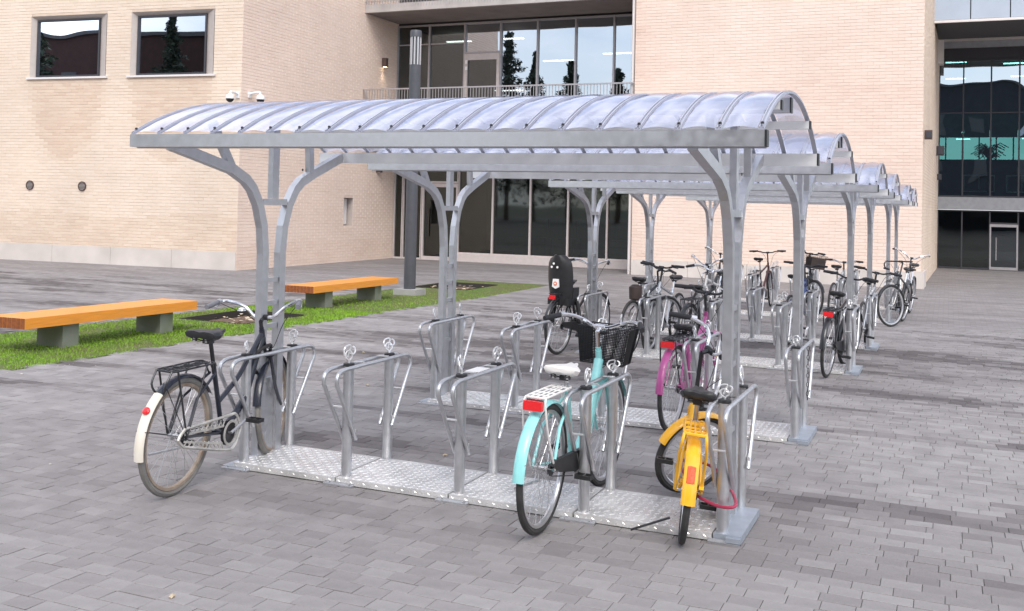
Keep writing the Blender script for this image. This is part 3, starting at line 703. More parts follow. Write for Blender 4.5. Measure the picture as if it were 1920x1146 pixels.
# ------------------------------------------------------------------ glass wing at the right
WING = thing('glass_building', 'tall glass fronted wing with teal tinted panes behind the brick corner', 'building', (0, 0, 0))
EY = 32.3; EX = [3.73]+[3.73+.747+i*.849 for i in range(12)]  # wing sizes and heights scaled about the camera from a farther plane
for i in range(len(EX)-1):
    x0, x1 = EX[i], EX[i+1]
    w_ = pane_unit('window', x0, x1, 2.28, 6.90, EY, M['glass_teal'], WING, M['frame_dark'], .045)
    q = MB(); q.bbox((x0+.03, EY+.25, 4.30), (x1-.03, EY+.3, 5.12)); build('spandrel', q, M['teal_spandrel'], w_)
    q = MB(); q.bbox((x0+.03, EY-.03, 5.10), (x1-.03, EY+.03, 5.13)); build('transom', q, M['frame_dark'], w_)
    pane_unit('window', x0, x1, -.12, 1.84, EY, M['glass_low'], WING, M['frame_dark'], .045) if i != 2 else None
x0, x1 = EX[2], EX[3]
d = pane_unit('door', x0, x1, -.12, 1.39, EY, M['glass_dark'], WING, M['frame_alu'], .09, 'pale framed glass entrance door'); q = MB(); q.tube([(x0+.2, EY-.12, .2), (x0+.2, EY-.12, .95)], .02, 8); build('handle', q, M['chrome'], d)
pane_unit('window', x0, x1, 1.40, 1.84, EY, M['glass_low'], WING, M['frame_dark'], .045)
q = MB(); q.bbox((3.6, EY-.25, 1.85), (13.2, EY+.1, 2.27)); build('floor_band', q, M['louvre'], WING)
q = MB(); q.bbox((3.6, EY-.02, 6.91), (13.2, EY+.1, 7.30)); build('head_band', q, M['frame_dark'], WING)
q = MB(); q.bbox((3.6, EY-.1, 7.30), (13.2, EY+.1, 9.4)); build('upper_cladding', q, M['louvre'], WING)
q = MB(); q.tube([(3.7, EY-.5, 7.56), (13.2, EY-.5, 7.56)], .10, 10); build('pipe', q, M['slab'], WING, smooth=True)
q = MB()
for x in (5.4, 7.1, 8.8):
    q = MB(); q.bbox((x, EY-.52, 7.66), (x+.03, EY-.48, 8.6)); build('pipe_hanger', q, M['sill'], WING)
for k in range(9):
    x = 3.9+k*.62; q = MB(); q.bbox((x, 39.9, 3.9), (x+.05, 39.98, 5.1)); build('inner_mullion', q, M['frame_dark'], WING)
for (x, y, z, l_) in ((4.2, 36.5, 4.75, .5), (4.3, 38, 4.6, .5), (6.4, 36, 4.8, .5), (6.6, 38, 4.62, .6), (7.9, 37, 4.7, .5)):
    q = MB(); q.bbox((x, y, z), (x+l_, y+.12, z+.03)); build('ceiling_light', q, M['ceil_light'], WING)
# bridge block in front and above
BY, BZ = 27.4, 7.36
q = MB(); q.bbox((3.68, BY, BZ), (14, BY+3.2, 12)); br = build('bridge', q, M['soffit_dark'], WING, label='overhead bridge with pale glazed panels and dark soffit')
q = MB(); q.bbox((3.53, BY-.08, BZ-.02), (14, BY, BZ+.05)); build('bottom_edge', q, M['sill'], br)
x = 3.55
while x < 14:
    q = MB(); q.bbox((x, BY-.06, BZ+.06), (x+1.02, BY-.01, 12)); build('panel', q, M['glass_spandrel'], br); x += 1.05
q = MB(); q.bbox((3.68, 30.7, 6.6), (3.86, 31.3, BZ-.0)); build('corbel', q, M['sill'], br)
# interior of the wing
q = MB()
for z0, z1, yb in ((-.2, 1.83, 40), (2.0, 5.1, 40), (5.2, 7.6, 40)):
    a = [(3.7, EY+.35, z0), (13.2, EY+.35, z0), (13.2, yb, z0), (3.7, yb, z0)]; b = [(x, y, z1) for x, y, _ in a]
    q.add(a+b, [(0, 1, 2, 3), (4, 5, 6, 7), (0, 3, 7, 4), (1, 2, 6, 5)]+([(2, 3, 7, 6)] if z0 != 2.0 else []))
q.bbox((3.7, 40.02, 2.0), (13.2, 40.2, 3.92))
build('room', q, M['room'], WING)
for (x, y, z) in ((3.9, 35, 7.2), (3.9, 37.5, 6.9), (5.8, 35, 7.1), (6.2, 38, 7.0), (7.6, 36, 7.1)):
    q = MB(); q.bbox((x, y, z), (x+.7, y+.14, z+.03)); build('ceiling_light', q, M['ceil_light'], WING)
for i in range(5):
    x = 4.6+i*1.55; f = MB(); z0, z1 = 2.6, 3.3
    f.bbox((x, 39.9, z0), (x+.05, 39.98, z1)); f.bbox((x+1.1, 39.9, z0), (x+1.15, 39.98, z1)); f.bbox((x+.05, 39.9, z0), (x+1.1, 39.98, z0+.05)); f.bbox((x+.05, 39.9, z1-.05), (x+1.1, 39.98, z1)); f.bbox((x+.55, 39.9, z0+.05), (x+.6, 39.98, z1-.05))
    w_ = build('inner_window', f, M['sill'], WING)
q = MB()
for k in range(60):
    a_ = random.uniform(0, 6.28); l_ = random.uniform(.3, .6); x, y, z = 5.4+random.uniform(-.1, .1), 36.5, 3.6+random.uniform(0, .5)
    q.tube([(x, y, z), (x+l_*.5*math.cos(a_), y+.3*math.sin(a_), z+l_*.5), (x+l_*math.cos(a_), y+.4*math.sin(a_), z+l_*.2)], .02, 3)
q.tube([(5.4, 36.5, 2.0), (5.4, 36.5, 3.8)], .05, 6)
pl = build('indoor_palm', q, M['needles'], tone=True); tag(pl, 'dark indoor palm standing behind the teal glass of the right wing', 'plant')

# ------------------------------------------------------------------ what the windows mirror: building and conifers across the plaza
def mirror_building(x0, x1, y, h, label, wm='redbrick'):
    t = thing('facing_building', label, 'building', ((x0+x1)/2, y, G(-30)))
    w2 = (x1-x0)/2; q = MB(); q.bbox((-w2, -12, -1), (w2, 0, h)); build('wall', q, M[wm], t)
    q = MB(); q.bbox((-w2-.2, -12.2, h), (w2+.2, .2, h+.25)); build('roof', q, M['soffit_dark'], t)
    x = -w2+1.5
    while x < w2-2:
        for z in (1.2, 4.6, 8.0):
            f = MB(); f.bbox((x, .01, z), (x+1.5, .06, z+1.7)); o = build('window', f, M['frame_dark'], t)
            g = MB(); g.bbox((x+.08, .062, z+.08), (x+1.42, .08, z+1.62)); build('pane', g, M['glass_spandrel'] if random.random() < .15 else M['soffit_dark'], o)
        x += 3.4
mirror_building(-62, -34.5, -22, 12.2, 'dark red brick building across the plaza mirrored in the left windows')
mirror_building(-6, 22, -24, 12.2, 'dark slate building across the plaza mirrored in the glass wing', 'slate')
def conifer(x, y, h, wd, label):
    t = thing('conifer', label, 'tree', (x, y, G(-30)), 0, 'conifers across the plaza mirrored in the glass')
    q = MB(); q.tube([(0, 0, -.5), (.1, 0, h*.5), (0, 0, h*.97)], .2, 7, rad=[.24, .14, .02]); 
    for k in range(70):
        z = h*(.2+.78*k/70); r_ = wd*(1-k/72)**.8*(1+.35*math.sin(k*2.1)); a_ = k*2.4
        q.tube([(0, 0, z), (r_*math.cos(a_)*.9, r_*math.sin(a_)*.9, z-.12*r_)], .02, 3)
    build('trunk', q, M['bark'], t)
    q = MB()
    for k in range(7000):
        f = random.random()**.8; lv = int(f*34)/34+random.uniform(-.006, .006); z = h*(.16+.84*lv); r_ = 1.7*wd*(1-lv)**.85*(.35+.9*hsh(int(f*34), x))
        a_ = random.uniform(0, 6.283); lobe = .55+.45*math.sin(a_*3+int(f*34)*1.7); rr = r_*random.random()**.45*lobe
        c = Vector((rr*math.cos(a_), rr*math.sin(a_), z-.2*rr+random.uniform(-.12, .12))); s1 = random.uniform(.08, .24)
        v = [c+Vector((random.uniform(-s1, s1), random.uniform(-s1, s1), random.uniform(-s1, s1))) for _ in range(3)]
        q.add(v, [(0, 1, 2)], 0, random.random())
    build('crown', q, M['needles'], t, tone=True)
for a in ((-28.2, -22, 14.9, 3.0, 'tallest dark conifer mirrored in the upper glazing'), (-26.2, -22.5, 13.6, 1.9, 'narrow conifer next to the tallest one in the reflection'), (-23.0, -22, 12.6, 1.9, 'conifer mirrored in the middle of the upper glazing'), (-19.1, -22, 12.1, 2.3, 'conifer mirrored at the right end of the upper glazing'), (-31.5, -23, 12.8, 2.0, 'conifer beside the dark building in the reflection'), (-36.3, -19, 13.9, 1.5, 'conifer mirrored in the corner of the second left window'), (-46.3, -19, 13.6, 1.7, 'conifer mirrored in the first left window'), (-15.5, -26, 9, 2, 'low conifer hidden low in the reflection')):
    conifer(*a)

# ------------------------------------------------------------------ lamp post
t = thing('lamp_post', 'dark grey column lamp with a finned light head standing at the far bench', 'lamp post', (-5.72, 12.55, G(12.55)))
q = MB(); q.bbox((-.25, -.22, -.1), (.25, .22, .11)); build('concrete_base', q, M['concrete'], t)
q = MB(); q.lathe([(.118, .11), (.112, 4.55)], (0, 0, 0), 'z', 24); build('pole', q, M['lamp_dark'], t, smooth=True)
q = MB(); q.lathe([(.085, 4.55), (.085, 5.10)], (0, 0, 0), 'z', 16); build('diffuser', q, M['lamp_dark'], t, smooth=True)
for k in range(10):
    a_ = k*math.pi/5; q = MB(); q.box((0, 0, 0), (.03, .012, .55), 0, M=Matrix.Translation((.103*math.cos(a_), .103*math.sin(a_), 4.825)) @ Matrix.Rotation(a_+math.pi/2, 4, 'Z')); build('fin', q, M['lamp_glass'], t)
q = MB(); q.lathe([(.113, 5.10), (.113, 5.22), (.105, 5.235)], (0, 0, 0), 'z', 24); build('cap', q, M['lamp_dark'], t, smooth=True)

# ------------------------------------------------------------------ benches
def bench(p0, p1, wd, h, thick, legs, label):
    p0 = Vector((p0[0], p0[1], 0)); p1 = Vector((p1[0], p1[1], 0)); d = (p1-p0); Lb = d.length; rz = math.atan2(d.y, d.x)-math.pi/2
    g = G((p0.y+p1.y)/2); t = thing('bench', label, 'bench', (p0.x, p0.y, G(p0.y)), rz, 'orange timber benches on the grass')
    tilt = -.011
    n = 9; pw = wd/n
    for k in range(n):
        q = MB(); x0 = -k*pw-pw+.0016; x1 = -k*pw-.0016
        y0, y1 = 0+random.uniform(0, .003), Lb; q.add([(x0, y0, h-thick), (x1, y0, h-thick), (x1, y1, h-thick+tilt*Lb), (x0, y1, h-thick+tilt*Lb), (x0, y0, h), (x1, y0, h), (x1, y1, h+tilt*Lb), (x0, y1, h+tilt*Lb)],
            [(3, 2, 1, 0), (4, 5, 6, 7), (1, 2, 6, 5), (3, 0, 4, 7)], 0)
        q.add([q.v[i] for i in (0, 1, 5, 4)], [(0, 1, 2, 3)], 1); q.add([q.v[i] for i in (2, 3, 7, 6)], [(0, 1, 2, 3)], 1)
        build('plank', q, [M['wood'], M['woodend']], t)
    for ly in legs:
        q = MB(); q.bbox((-wd+.10, ly, -.1), (-.09, ly+.24, h-thick-.002-.011*ly-.003)); build('leg', q, M['concrete_moss'], t)
    return t
bench((-4.99, 2.73), (-5.07, 5.55), .57, .38, .115, (.62, 2.22), 'left orange timber bench on two concrete blocks, cut by the picture edge')
bench((-5.35, 8.66), (-5.47, 11.65), .57, .38, .11, (.52, 2.25), 'farther orange timber bench beside the lamp post')

# ------------------------------------------------------------------ bicycle shelters
D_ = .7532; ROWS = [(0, 0), (.016, 2.554), (.076, 6.385), (.115, 8.838), (.150, 12.70), (.165, 15.15)]
RN = ['front', 'second', 'third', 'fourth', 'fifth', 'rearmost']
YF, YR, YRG, ZT, ZB = -.82, 1.08, .12, 2.043, 1.972
XL, XR = -.20, 3.33
def arc_pt(s):    # s from 0 (front) to 1 (rear)
    y = YF-.02+(YR-YF+.04)*s; c = (YF+YR)/2; half = (YR-YF)/2+.02; sag = .25; Rr = (half*half+sag*sag)/(2*sag)
    return y, ZT+.004+math.sqrt(Rr*Rr-(y-c)**2)-(Rr-sag)
def make_shelter():
    t = thing('bike_shelter', 'x', 'bike shelter')
    for nm, y in (('front_gutter', YF), ('rear_gutter', YR)):
        q = MB(); q.bbox((XL, y-.028, ZB), (XR, y+.028, ZT)); q.bbox((XR, y-.029, ZB-.001), (XR+.010, y+.029, ZT+.001), 1)
        q.bbox((XL-.003, y-.024, ZB+.006), (XL, y+.024, ZT-.006), 1)
        q.bbox((XL, y-.034 if y > 0 else y+.028, ZB-.006), (XR, y-.028 if y > 0 else y+.034, ZB+.012))
        build(nm, q, [M['galv' if y < 0 else 'zinc_pale'], M['black_plastic']], t)
    yc = (YF+YR)/2
    q = MB(); q.bbox((XL+.03, yc-.03, 2.205), (XR-.03, yc+.03, 2.282)); q.bbox((XR-.03, yc-.031, 2.204), (XR-.022, yc+.031, 2.283), 1); build('ridge_beam', q, [M['galv'], M['black_plastic']], t)
    for y in (YF+.42, YR-.40):
        z = [arc_pt(i/60) for i in range(61)]; zz = min(z, key=lambda a: abs(a[0]-y))[1]
        q = MB(); q.bbox((XL+.03, y-.022, zz-.058), (XR+.0, y+.022, zz-.014)); q.bbox((XR, y-.023, zz-.059), (XR+.008, y+.023, zz-.013), 1); build('purlin', q, [M['zinc_pale'], M['black_plastic']], t)
    nR = 20; xs = [XL+.015+i*(XR-.03-XL)/(nR-1) for i in range(nR)]; NS = 16
    rib = None; pan = None
    for i, x in enumerate(xs):
        if rib is None:
            q = MB(); pts = [(0, arc_pt(s/NS)[0], arc_pt(s/NS)[1]) for s in range(NS+1)]
            q.rect_tube(pts, .006, .026, (1, 0, 0))
            q.rect_tube([(-.008, y, z+.006) for _, y, z in pts], .010, .005, (1, 0, 0)); q.rect_tube([(.008, y, z+.006) for _, y, z in pts], .010, .005, (1, 0, 0))
            rib = build('roof_rib', q, M['rib'], t)
            o = rib
        else: o = rib.copy(); col.objects.link(o); o.parent = t
        o.location.x = x
    q = MB()
    for x in xs:
        for sgn, s_ in ((-1, .012), (1, .988)):
            y, z = arc_pt(s_); q.lathe([(.008, z+.012), (.008, z+.020), (.004, z+.023)], (x, y, 0), 'z', 6)
    build('screw', q, M['dark_steel'], t, kind='stuff')
    dx = xs[1]-xs[0]
    for i in range(nR-1):
        if pan is None:
            q = MB(); NU = 6
            for s in range(NS+1):
                y, z = arc_pt(s/NS); 
                for u in range(NU+1):
                    b_ = .010*math.sin(math.pi*u/NU); q.v.append((.018+(dx-.036)*u/NU, y, z+.004+b_)); q.t.append(.5)
            for s in range(NS):
                for u in range(NU): a = s*(NU+1)+u; q.f.append((a, a+1, a+NU+2, a+NU+1)); q.m.append(0)
            pan = build('roof_panel', q, M['roof'], t, smooth=True); o = pan
        else: o = pan.copy(); col.objects.link(o); o.parent = t
        o.location.x = xs[i]
    for x in (-.022, 4*D_-.022):
        q = MB(); W_ = .05
        yf, yr = .165, .35
        fr = [(x, yf, .03), (x, yf, 1.34)]+[(x, .165-.30*(1-math.cos(a))-.0, 1.34+.50*math.sin(a)) for a in (.35, .7, 1.0, 1.25)]
        a, b = fr[-1][1], fr[-1][2]; fr += [(x, -.18, 1.875), (x, YF+.10, ZB+.02)]
        fr = [p for i_, p in enumerate(fr) if i_ < 2 or True]
        q.rect_tube(fr, .062, W_, (1, 0, 0))
        mir = lambda y: yf+yr-y
        fr2 = [(x, mir(p[1]), p[2]) for p in fr[:-1]]+[(x, YR-.03, ZB+.035)]
        q.rect_tube(fr2, .062, W_, (1, 0, 0)); build('column', q, M['galv_frame'], t)
        q = MB(); q.bbox((x-.021, .13, 1.655), (x+.021, .385, 1.695)); q.bbox((x-.019, (yf+yr)/2-.035, 1.696), (x+.019, (yf+yr)/2+.035, 2.206)); build('crossbar', q, M['galv_frame'], t)
        for pp in ([(x, -.16, 1.86), (x, YF+.45, 2.15)], [(x, .67, 1.86), (x, YR-.43, 2.15)]):
            q = MB(); q.rect_tube(pp, .05, .04, (1, 0, 0)); build('strut', q, M['galv_frame'], t)
        q = MB()
        for z in (.5, .85, 1.0, 1.15): q.bbox((x-.018, .20, z), (x+.018, .315, z+.03))
        q.bbox((x-.003, .197, .04), (x+.003, .318, .66)); build('web', q, M['galv_frame'], t)
        for (yy, zz) in ((.5, 1.74), (.42, 1.5), (.62, 1.9)):
            q = MB(); q.lathe([(.009, -.028), (.009, -.024)], (x, yy, zz), 'x', 8); build('bolt', q, M['dark_steel'], t)
    return t
def make_platform():
    t = thing('rack_platform', 'x', 'platform')
    plate = None
    for k in range(4):
        x0, x1 = k*D_-.035, (k+1)*D_-.045
        if plate is None:
            q = MB(); L_ = x1-x0; y0, y1, h, th = -.055, .49, .042, .004
            q.bbox((0, y0, h-th), (L_, y1, h)); q.bbox((0, y0, .006), (L_, y0+.004, h-th)); q.bbox((0, y1-.004, .006), (L_, y1, h-th))
            q.bbox((0, y0+.004, .006), (.004, y1-.004, h-th)); q.bbox((L_-.004, y0+.004, .006), (L_, y1-.004, h-th))
            plate = build('tread_plate', q, M['alu'], t)
            q = MB(); 
            for i in range(17):
                for j in range(12):
                    cx, cy = .020+i*.043, y0+.024+j*.043; a_ = math.pi/4 if (i+j) % 2 else -math.pi/4
                    l, w_, hh = .0205, .0085, .0030; ca, sa = math.cos(a_), math.sin(a_)
                    P = lambda u, v, z: (cx+u*ca-v*sa, cy+u*sa+v*ca, h+z)
                    q.add([P(-l, 0, 0), P(0, -w_, 0), P(l, 0, 0), P(0, w_, 0), P(-l*.4, 0, hh), P(l*.4, 0, hh)], [(0, 1, 5, 4), (1, 2, 5), (2, 3, 4, 5), (3, 0, 4)])
            for i in range(17):
                cx = .020+i*.043; cz = .024; s_ = 1 if i % 2 else -1
                q.add([(cx-.009, y0, cz-.008*s_), (cx+.009, y0, cz-.002), (cx+.009, y0, cz+.008*s_), (cx, y0-.0022, cz)], [(0, 1, 3), (1, 2, 3), (2, 0, 3)])
            build('tread_relief', q, M['alu_lump'], plate, kind='stuff'); o = plate
        else: o = dup(plate, t)
        o.location.x = x0
    for k in range(5):
        x = k*D_
        q = MB(); a, b = (x-.11, x+.09) if k < 4 else (x-.06, x+.10)
        q.bbox((a, -.085, .001), (b, -.0565, .010)); q.bbox((a, -.0625, .010), (b, -.0565, .020))
        build('bracket', q, M['galv'], t); q = MB(); q.bbox((x-.05, .492, .001), (x+.05, .55, .010)); build('bracket', q, M['galv'], t)
        for dx in (-.08, .06) if k < 4 else (.03,):
            q = MB(); q.lathe([(.007, .010), (.007, .018)], (x+dx, -.072, 0), 'z', 6); build('bolt', q, M['chrome'], t)
    q = MB(); q.bbox((-.12, -.05, .004), (-.04, .50, .016)); build('end_plate', q, M['steelbase'], t)
    x = 4*D_
    q = MB(); q.bbox((x-.038, -.05, .004), (x+.105, .49, .043)); q.bbox((x+.03, -.075, .012), (x+.105, -.05, .035), 0); build('end_box', q, M['steelbase'], t)
    return t
rail_path = [(.689-.243-.0, 0)]
def make_rack(end):
    t = thing('bike_rack', 'x', 'bike rack')
    cy = .2426
    for y in (0, .4852):
        q = MB(); q.tube([(0, y, .0), (0, y, .700)], .0315, 20); post = build('post', q, M['galv'], t, smooth=True)
        q = MB(); q.lathe([(.030, .700), (.034, .703), (.034, .716), (.030, .719)], (0, y, 0), 'z', 18); build('cap', q, M['black_plastic'], post, smooth=True)
        hk = MB(); a_ = .0052; z0 = .719
        hk.tube([(0, 0, 0), (0, 0, .02)], .007, 8)
        hk.tube(smooth_path([(-.004, 0, .015), (-.022, 0, .035), (-.020, .002, .062), (-.004, .0, .074), (.014, -.002, .064), (.020, 0, .036), (.004, 0, .016)], 3), a_, 6)
        hk.tube(smooth_path([(-.028, .006, .095), (-.004, .006, .105), (.012, .006, .100), (.002, .008, .060), (-.006, .008, .034)], 3), a_, 6)
        hk.tube(smooth_path([(.004, -.004, .060), (.020, -.006, .052), (.036, -.004, .066), (.034, 0, .090), (.022, 0, .098)], 3), a_, 6)
        hk.tube(smooth_path([(-.030, .004, .045), (-.034, .004, .075), (-.024, .006, .095)], 3), a_, 6)
        o = build('lock_hook', hk, M['galv_bright'], t, smooth=True); o.location = (0, y, z0)
    pts = [(-.20, .655), (-.185, .678), (-.155, .692), (-.11, .697)]
    full = [(.027, .262), (-.085, .44), (-.198, .62)]+pts; full = full+[(2*cy-a, b) for a, b in reversed(full)]
    for s in (-1, 1):
        q = MB(); q.tube([(s*.0445, a, b) for a, b in full], .0125, 10); build('rail', q, M['galv'], t, smooth=True)
    for y in (-.108, 2*cy+.108):
        q = MB(); q.tube([(-.040, y, .477), (.040, y, .477)], .006, 6); build('rung', q, M['galv_bright'], t, smooth=True)
    for y in (.012, 2*cy-.012):
        for s in (-1, 1):
            q = MB(); q.box((s*.044, y, .30), (.014, .006, .05)); build('end_tab', q, M['galv_bright'], t)
    return t
def num(i): return ['leftmost', 'second', 'middle', 'fourth', 'rightmost'][i]
shel = make_shelter(); plat = make_platform(); rack = make_rack(False)
shel_l = ['nearest bike shelter with arched clear roof over the mint and yellow bicycles', 'second bike shelter from the camera, behind the nearest roof', 'third bike shelter from the camera, over the child seat bicycle', 'fourth bike shelter from the camera in the line of arched roofs', 'fifth bike shelter from the camera, last but one before the brick wall', 'farthest bike shelter, closest to the brick wall']
extra = {(0, 0): 'beside the old black bicycle', (0, 1): 'standing empty, first without a shelter column', (0, 2): 'with a white label plate on top',
         (0, 3): 'beside the mint bicycle', (0, 4): 'at the right shelter column'}
random.seed(21)
for i, (rx, ry) in enumerate(ROWS):
    s = shel if i == 0 else dup(shel); s.location = (rx, ry, G(ry)); tag(s, shel_l[i], 'bike shelter', 'arched bike shelters in a line')
    p = plat if i == 0 else dup(plat); p.location = (rx, ry, G(ry)); tag(p, 'low aluminium tread plate platform of the %s rack row from the camera' % RN[i], 'platform', 'tread plate platforms under the racks')
    for k in range(5):
        q = rack if (i, k) == (0, 0) else dup(rack); q.location = (rx+k*D_, ry, G(ry))
        lb = '%s galvanized bike rack of the %s row' % (num(k), RN[i])
        if (i, k) in extra: lb = '%s bike rack of the front row, %s' % (num(k), extra[(i, k)])
        tag(q, lb, 'bike rack', 'galvanized bike racks in rows')
        for c in q.children:
            if c.name.startswith('lock_hook'): c.rotation_euler.z = random.uniform(-1.6, 1.6); c.rotation_euler.x = random.uniform(-.25, .25); c.scale = (1, 1, random.choice((1, 1, .72, .9)))
        if i < 6 and k in (0, 4):
            z = MB(); z.bbox((-.033, .11, .7085), (.033, .128, .7125)); build('clamp_plate', z, M['galv_bright'], q); z = MB(); z.bbox((-.033, .39, .7085), (.033, .42, .7125)); build('clamp_plate', z, M['galv_bright'], q)
        if (i, k) == (0, 2):
            z = MB(); z.box((0, .22, .712), (.085, .17, .003)); build('label_plate', z, M['label_white'], q)
#BIKES#
# ------------------------------------------------------------------ bicycles
BIKE_GROUP = None
def arc3(cx, cz, r, a0, a1, n, y=0):
    return [(cx+r*math.cos(R(a0+(a1-a0)*i/n)), y, cz+r*math.sin(R(a0+(a1-a0)*i/n))) for i in range(n+1)]
def mudguard(q, cx, cz, r, a0, a1, wd=.056, n=16, th=.0022, mi=0):
    sec = [(-wd/2, -.012), (-wd*.36, -.002), (0, .003), (wd*.36, -.002), (wd/2, -.012)]
    vs = []; k = len(sec)*2
    for i in range(n+1):
        a = R(a0+(a1-a0)*i/n); ca, sa = math.cos(a), math.sin(a)
        for (y, dr) in sec: vs.append((cx+(r+dr)*ca, y, cz+(r+dr)*sa))
        for (y, dr) in reversed(sec): vs.append((cx+(r+dr-th)*ca, y, cz+(r+dr-th)*sa))
    fs = [(i*k+j, (i+1)*k+j, (i+1)*k+(j+1) % k, i*k+(j+1) % k) for i in range(n) for j in range(k)]
    fs += [tuple(range(k-1, -1, -1)), tuple(n*k+j for j in range(k))]
    q.add(vs, fs, mi)
def wheel(par, name, c, Rw, tyre_m, rim_m, tr=.019, MM=None, lod=0):
    T = (lambda q: q.xf(MM)) if MM is not None else (lambda q: q)
    nseg = 44 if lod == 0 else 28
    q = MB(); rr = Rw-2*tr-.002
    q.ring(c, rr, [(-.012, -.011), (.004, -.0125), (.004, .0125), (-.012, .011), (-.017, 0)], nseg)
    rim = build(name, T(q), M[rim_m], par, smooth=True)
    q = MB(); q.ring(c, Rw-tr, [(tr*math.cos(a), tr*.95*math.sin(a)) for a in [i*math.pi/4 for i in range(8)]], nseg); build('tyre', T(q), M[tyre_m], rim, smooth=True)
    q = MB(); ns = 32 if lod == 0 else 20
    for i in range(ns):
        a = 2*math.pi*i/ns; s_ = 1 if i % 2 else -1; ah = a+(1.1 if (i//2) % 2 else -1.1)
        q.tube([(c[0]+.022*math.cos(ah), c[1]+s_*.028, c[2]+.022*math.sin(ah)), (c[0]+rr*math.cos(a), c[1], c[2]+rr*math.sin(a))], .0015 if lod == 0 else .002, 3, cap=False)
    build('spokes', T(q), M['spoke'], rim, kind='stuff')
    q = MB(); q.lathe([(.009, -.052), (.009, -.034), (.026, -.032), (.026, -.027), (.014, -.022), (.014, .022), (.026, .027), (.026, .032), (.009, .034), (.009, .052)], c, 'y', 12); build('hub', T(q), M['alloy'], rim, smooth=True)
    return rim
def make_bike(name, label, rear, front=None, head=None, o=None, cat='bicycle', group=None):
    o = dict(dict(R=.335, wb=1.06, frame='step', fm='blackp', tyre='tyre', rim='alloy', sad_h=.90, sad_m='black_plastic', bar='city', bar_m='chrome', grip='grip', bar_z=1.04, steer=0, lean=0,
             fend='blackp', ffend=None, rack='dark_steel', rlamp=None, guard='black_plastic', basket=None, seat=None, kick=True, bw=.58, lod=0, flip=0, mirror=False, tail=True, cables=True, bell=False, tube=.017, z0=None, crank=25), **(o or {}))
    t = thing(name, label, cat, (rear[0], rear[1], rear[2] if len(rear) > 2 else G(rear[1])+.001), 0, group)
    if front is not None:
        th = math.atan2(front[1]-rear[1], front[0]-rear[0])
        dz = (front[2] if len(front) > 2 else G(front[1]))-(rear[2] if len(rear) > 2 else G(rear[1])); pit = -math.atan2(dz, math.hypot(front[0]-rear[0], front[1]-rear[1]))
    else: th = R(head); pit = 0
    t.rotation_euler = (R(o['lean']), pit, th)
    Rw, wb = o['R'], o['wb']; lod = o['lod']; rc = (0, 0, Rw); fc = (wb, 0, Rw)
    k = wb/1.06; bb = Vector((.455*k, 0, Rw-.06)); ca, sa = math.cos(R(70)), math.sin(R(70))
    def ax(s, off=0): return Vector((wb-.045-ca*s+off*sa, 0, Rw+sa*s+off*ca))
    crown, htop = ax(Rw+.045), ax(Rw+.045+o.get('hl', .17 if o['frame'] != 'diamond' else .15))
    sdir = Vector((-.33, 0, .944)); sl_ = (o['sad_h']-.10-bb.z)/.944
    lug = bb+sdir*min(.42*k, sl_*.86); stop = bb+sdir*sl_; sad = bb+sdir*(sl_+.055/.944)
    # steering rotation
    A = ax(0); dax = Vector((-ca, 0, sa)); ST = Matrix.Translation(A) @ Matrix.Rotation(R(o['steer']), 4, dax) @ Matrix.Translation(-A)
    def SB(nm, q, m, smooth=True, par=None, **kw): return build(nm, q.xf(ST), m, par or t, smooth=smooth, **kw)
    n8 = 10 if lod == 0 else 6
    # frame
    q = MB(); r = o['tube']; F = o['frame']
    q.tube([bb, lug+sdir*.03], r*.95, n8); q.tube([crown-dax*.012, htop], r*1.15, n8)
    if F == 'step':          # one thick low tube
        q.tube(smooth_path([htop-dax*.05, htop-dax*.10+Vector((-.08, 0, -.08)), (bb+Vector((.22*k, 0, .16))), bb+Vector((.05, 0, .03)), bb], 4), r*1.45, n8)
        q.tube(smooth_path([htop-dax*.02, htop+Vector((-.13, 0, -.16)), bb+Vector((.12*k, 0, .30)), bb+sdir*.20], 4), r*1.0, n8)
    elif F == 'low':
        q.tube(smooth_path([htop-dax*.06, bb+Vector((.26*k, 0, .20)), bb+Vector((.08, 0, .03)), bb], 4), r*1.7, n8)
    elif F == 'mixte':
        q.tube([htop-dax*.10, bb], r, n8); q.tube([htop-dax*.03, bb+sdir*.22], r*.85, n8)
    else:
        q.tube([crown+dax*.03, bb], r*1.15, n8); q.tube([htop-dax*.03, lug], r, n8)
    for s in (-1, 1):
        q.tube([bb+Vector((-.03, s*.03, 0)), Vector((.10*k, s*.048, Rw-.012)), Vector((0, s*.058, Rw))], .0095, 6)
        q.tube([lug+Vector((-.01, s*.018, -.02)), Vector((.09*k, s*.048, Rw+.20*Rw/.335)), Vector((0, s*.058, Rw))], .0085, 6)
    q.lathe([(.023, -.036), (.023, .036)], tuple(bb), 'y', 12)
    build('frame', q, M[o['fm']], t, smooth=True)
    # fork
    q = MB(); q.tube([crown-dax*.02+Vector((0, -.04, 0)), crown-dax*.01, crown-dax*.02+Vector((0, .04, 0))], .013, 6)
    for s in (-1, 1): q.tube(smooth_path([crown-dax*.02+Vector((0, s*.040, 0)), ax(Rw*.5)+Vector((0, s*.046, 0)), ax(.09)+Vector((.01, s*.052, 0)), Vector((wb, s*.056, Rw))], 3), .011, 6)
    q.tube([crown-dax*.012, htop+dax*.02], .0150, n8)
    SB('fork', q, M[o.get('fork_m') or o['fm']])
    # wheels
    wheel(t, 'rear_wheel', rc, Rw, o['tyre'], o['rim'], lod=lod); wheel(t, 'front_wheel', fc, Rw, o['tyre'], o['rim'], MM=ST, lod=lod)
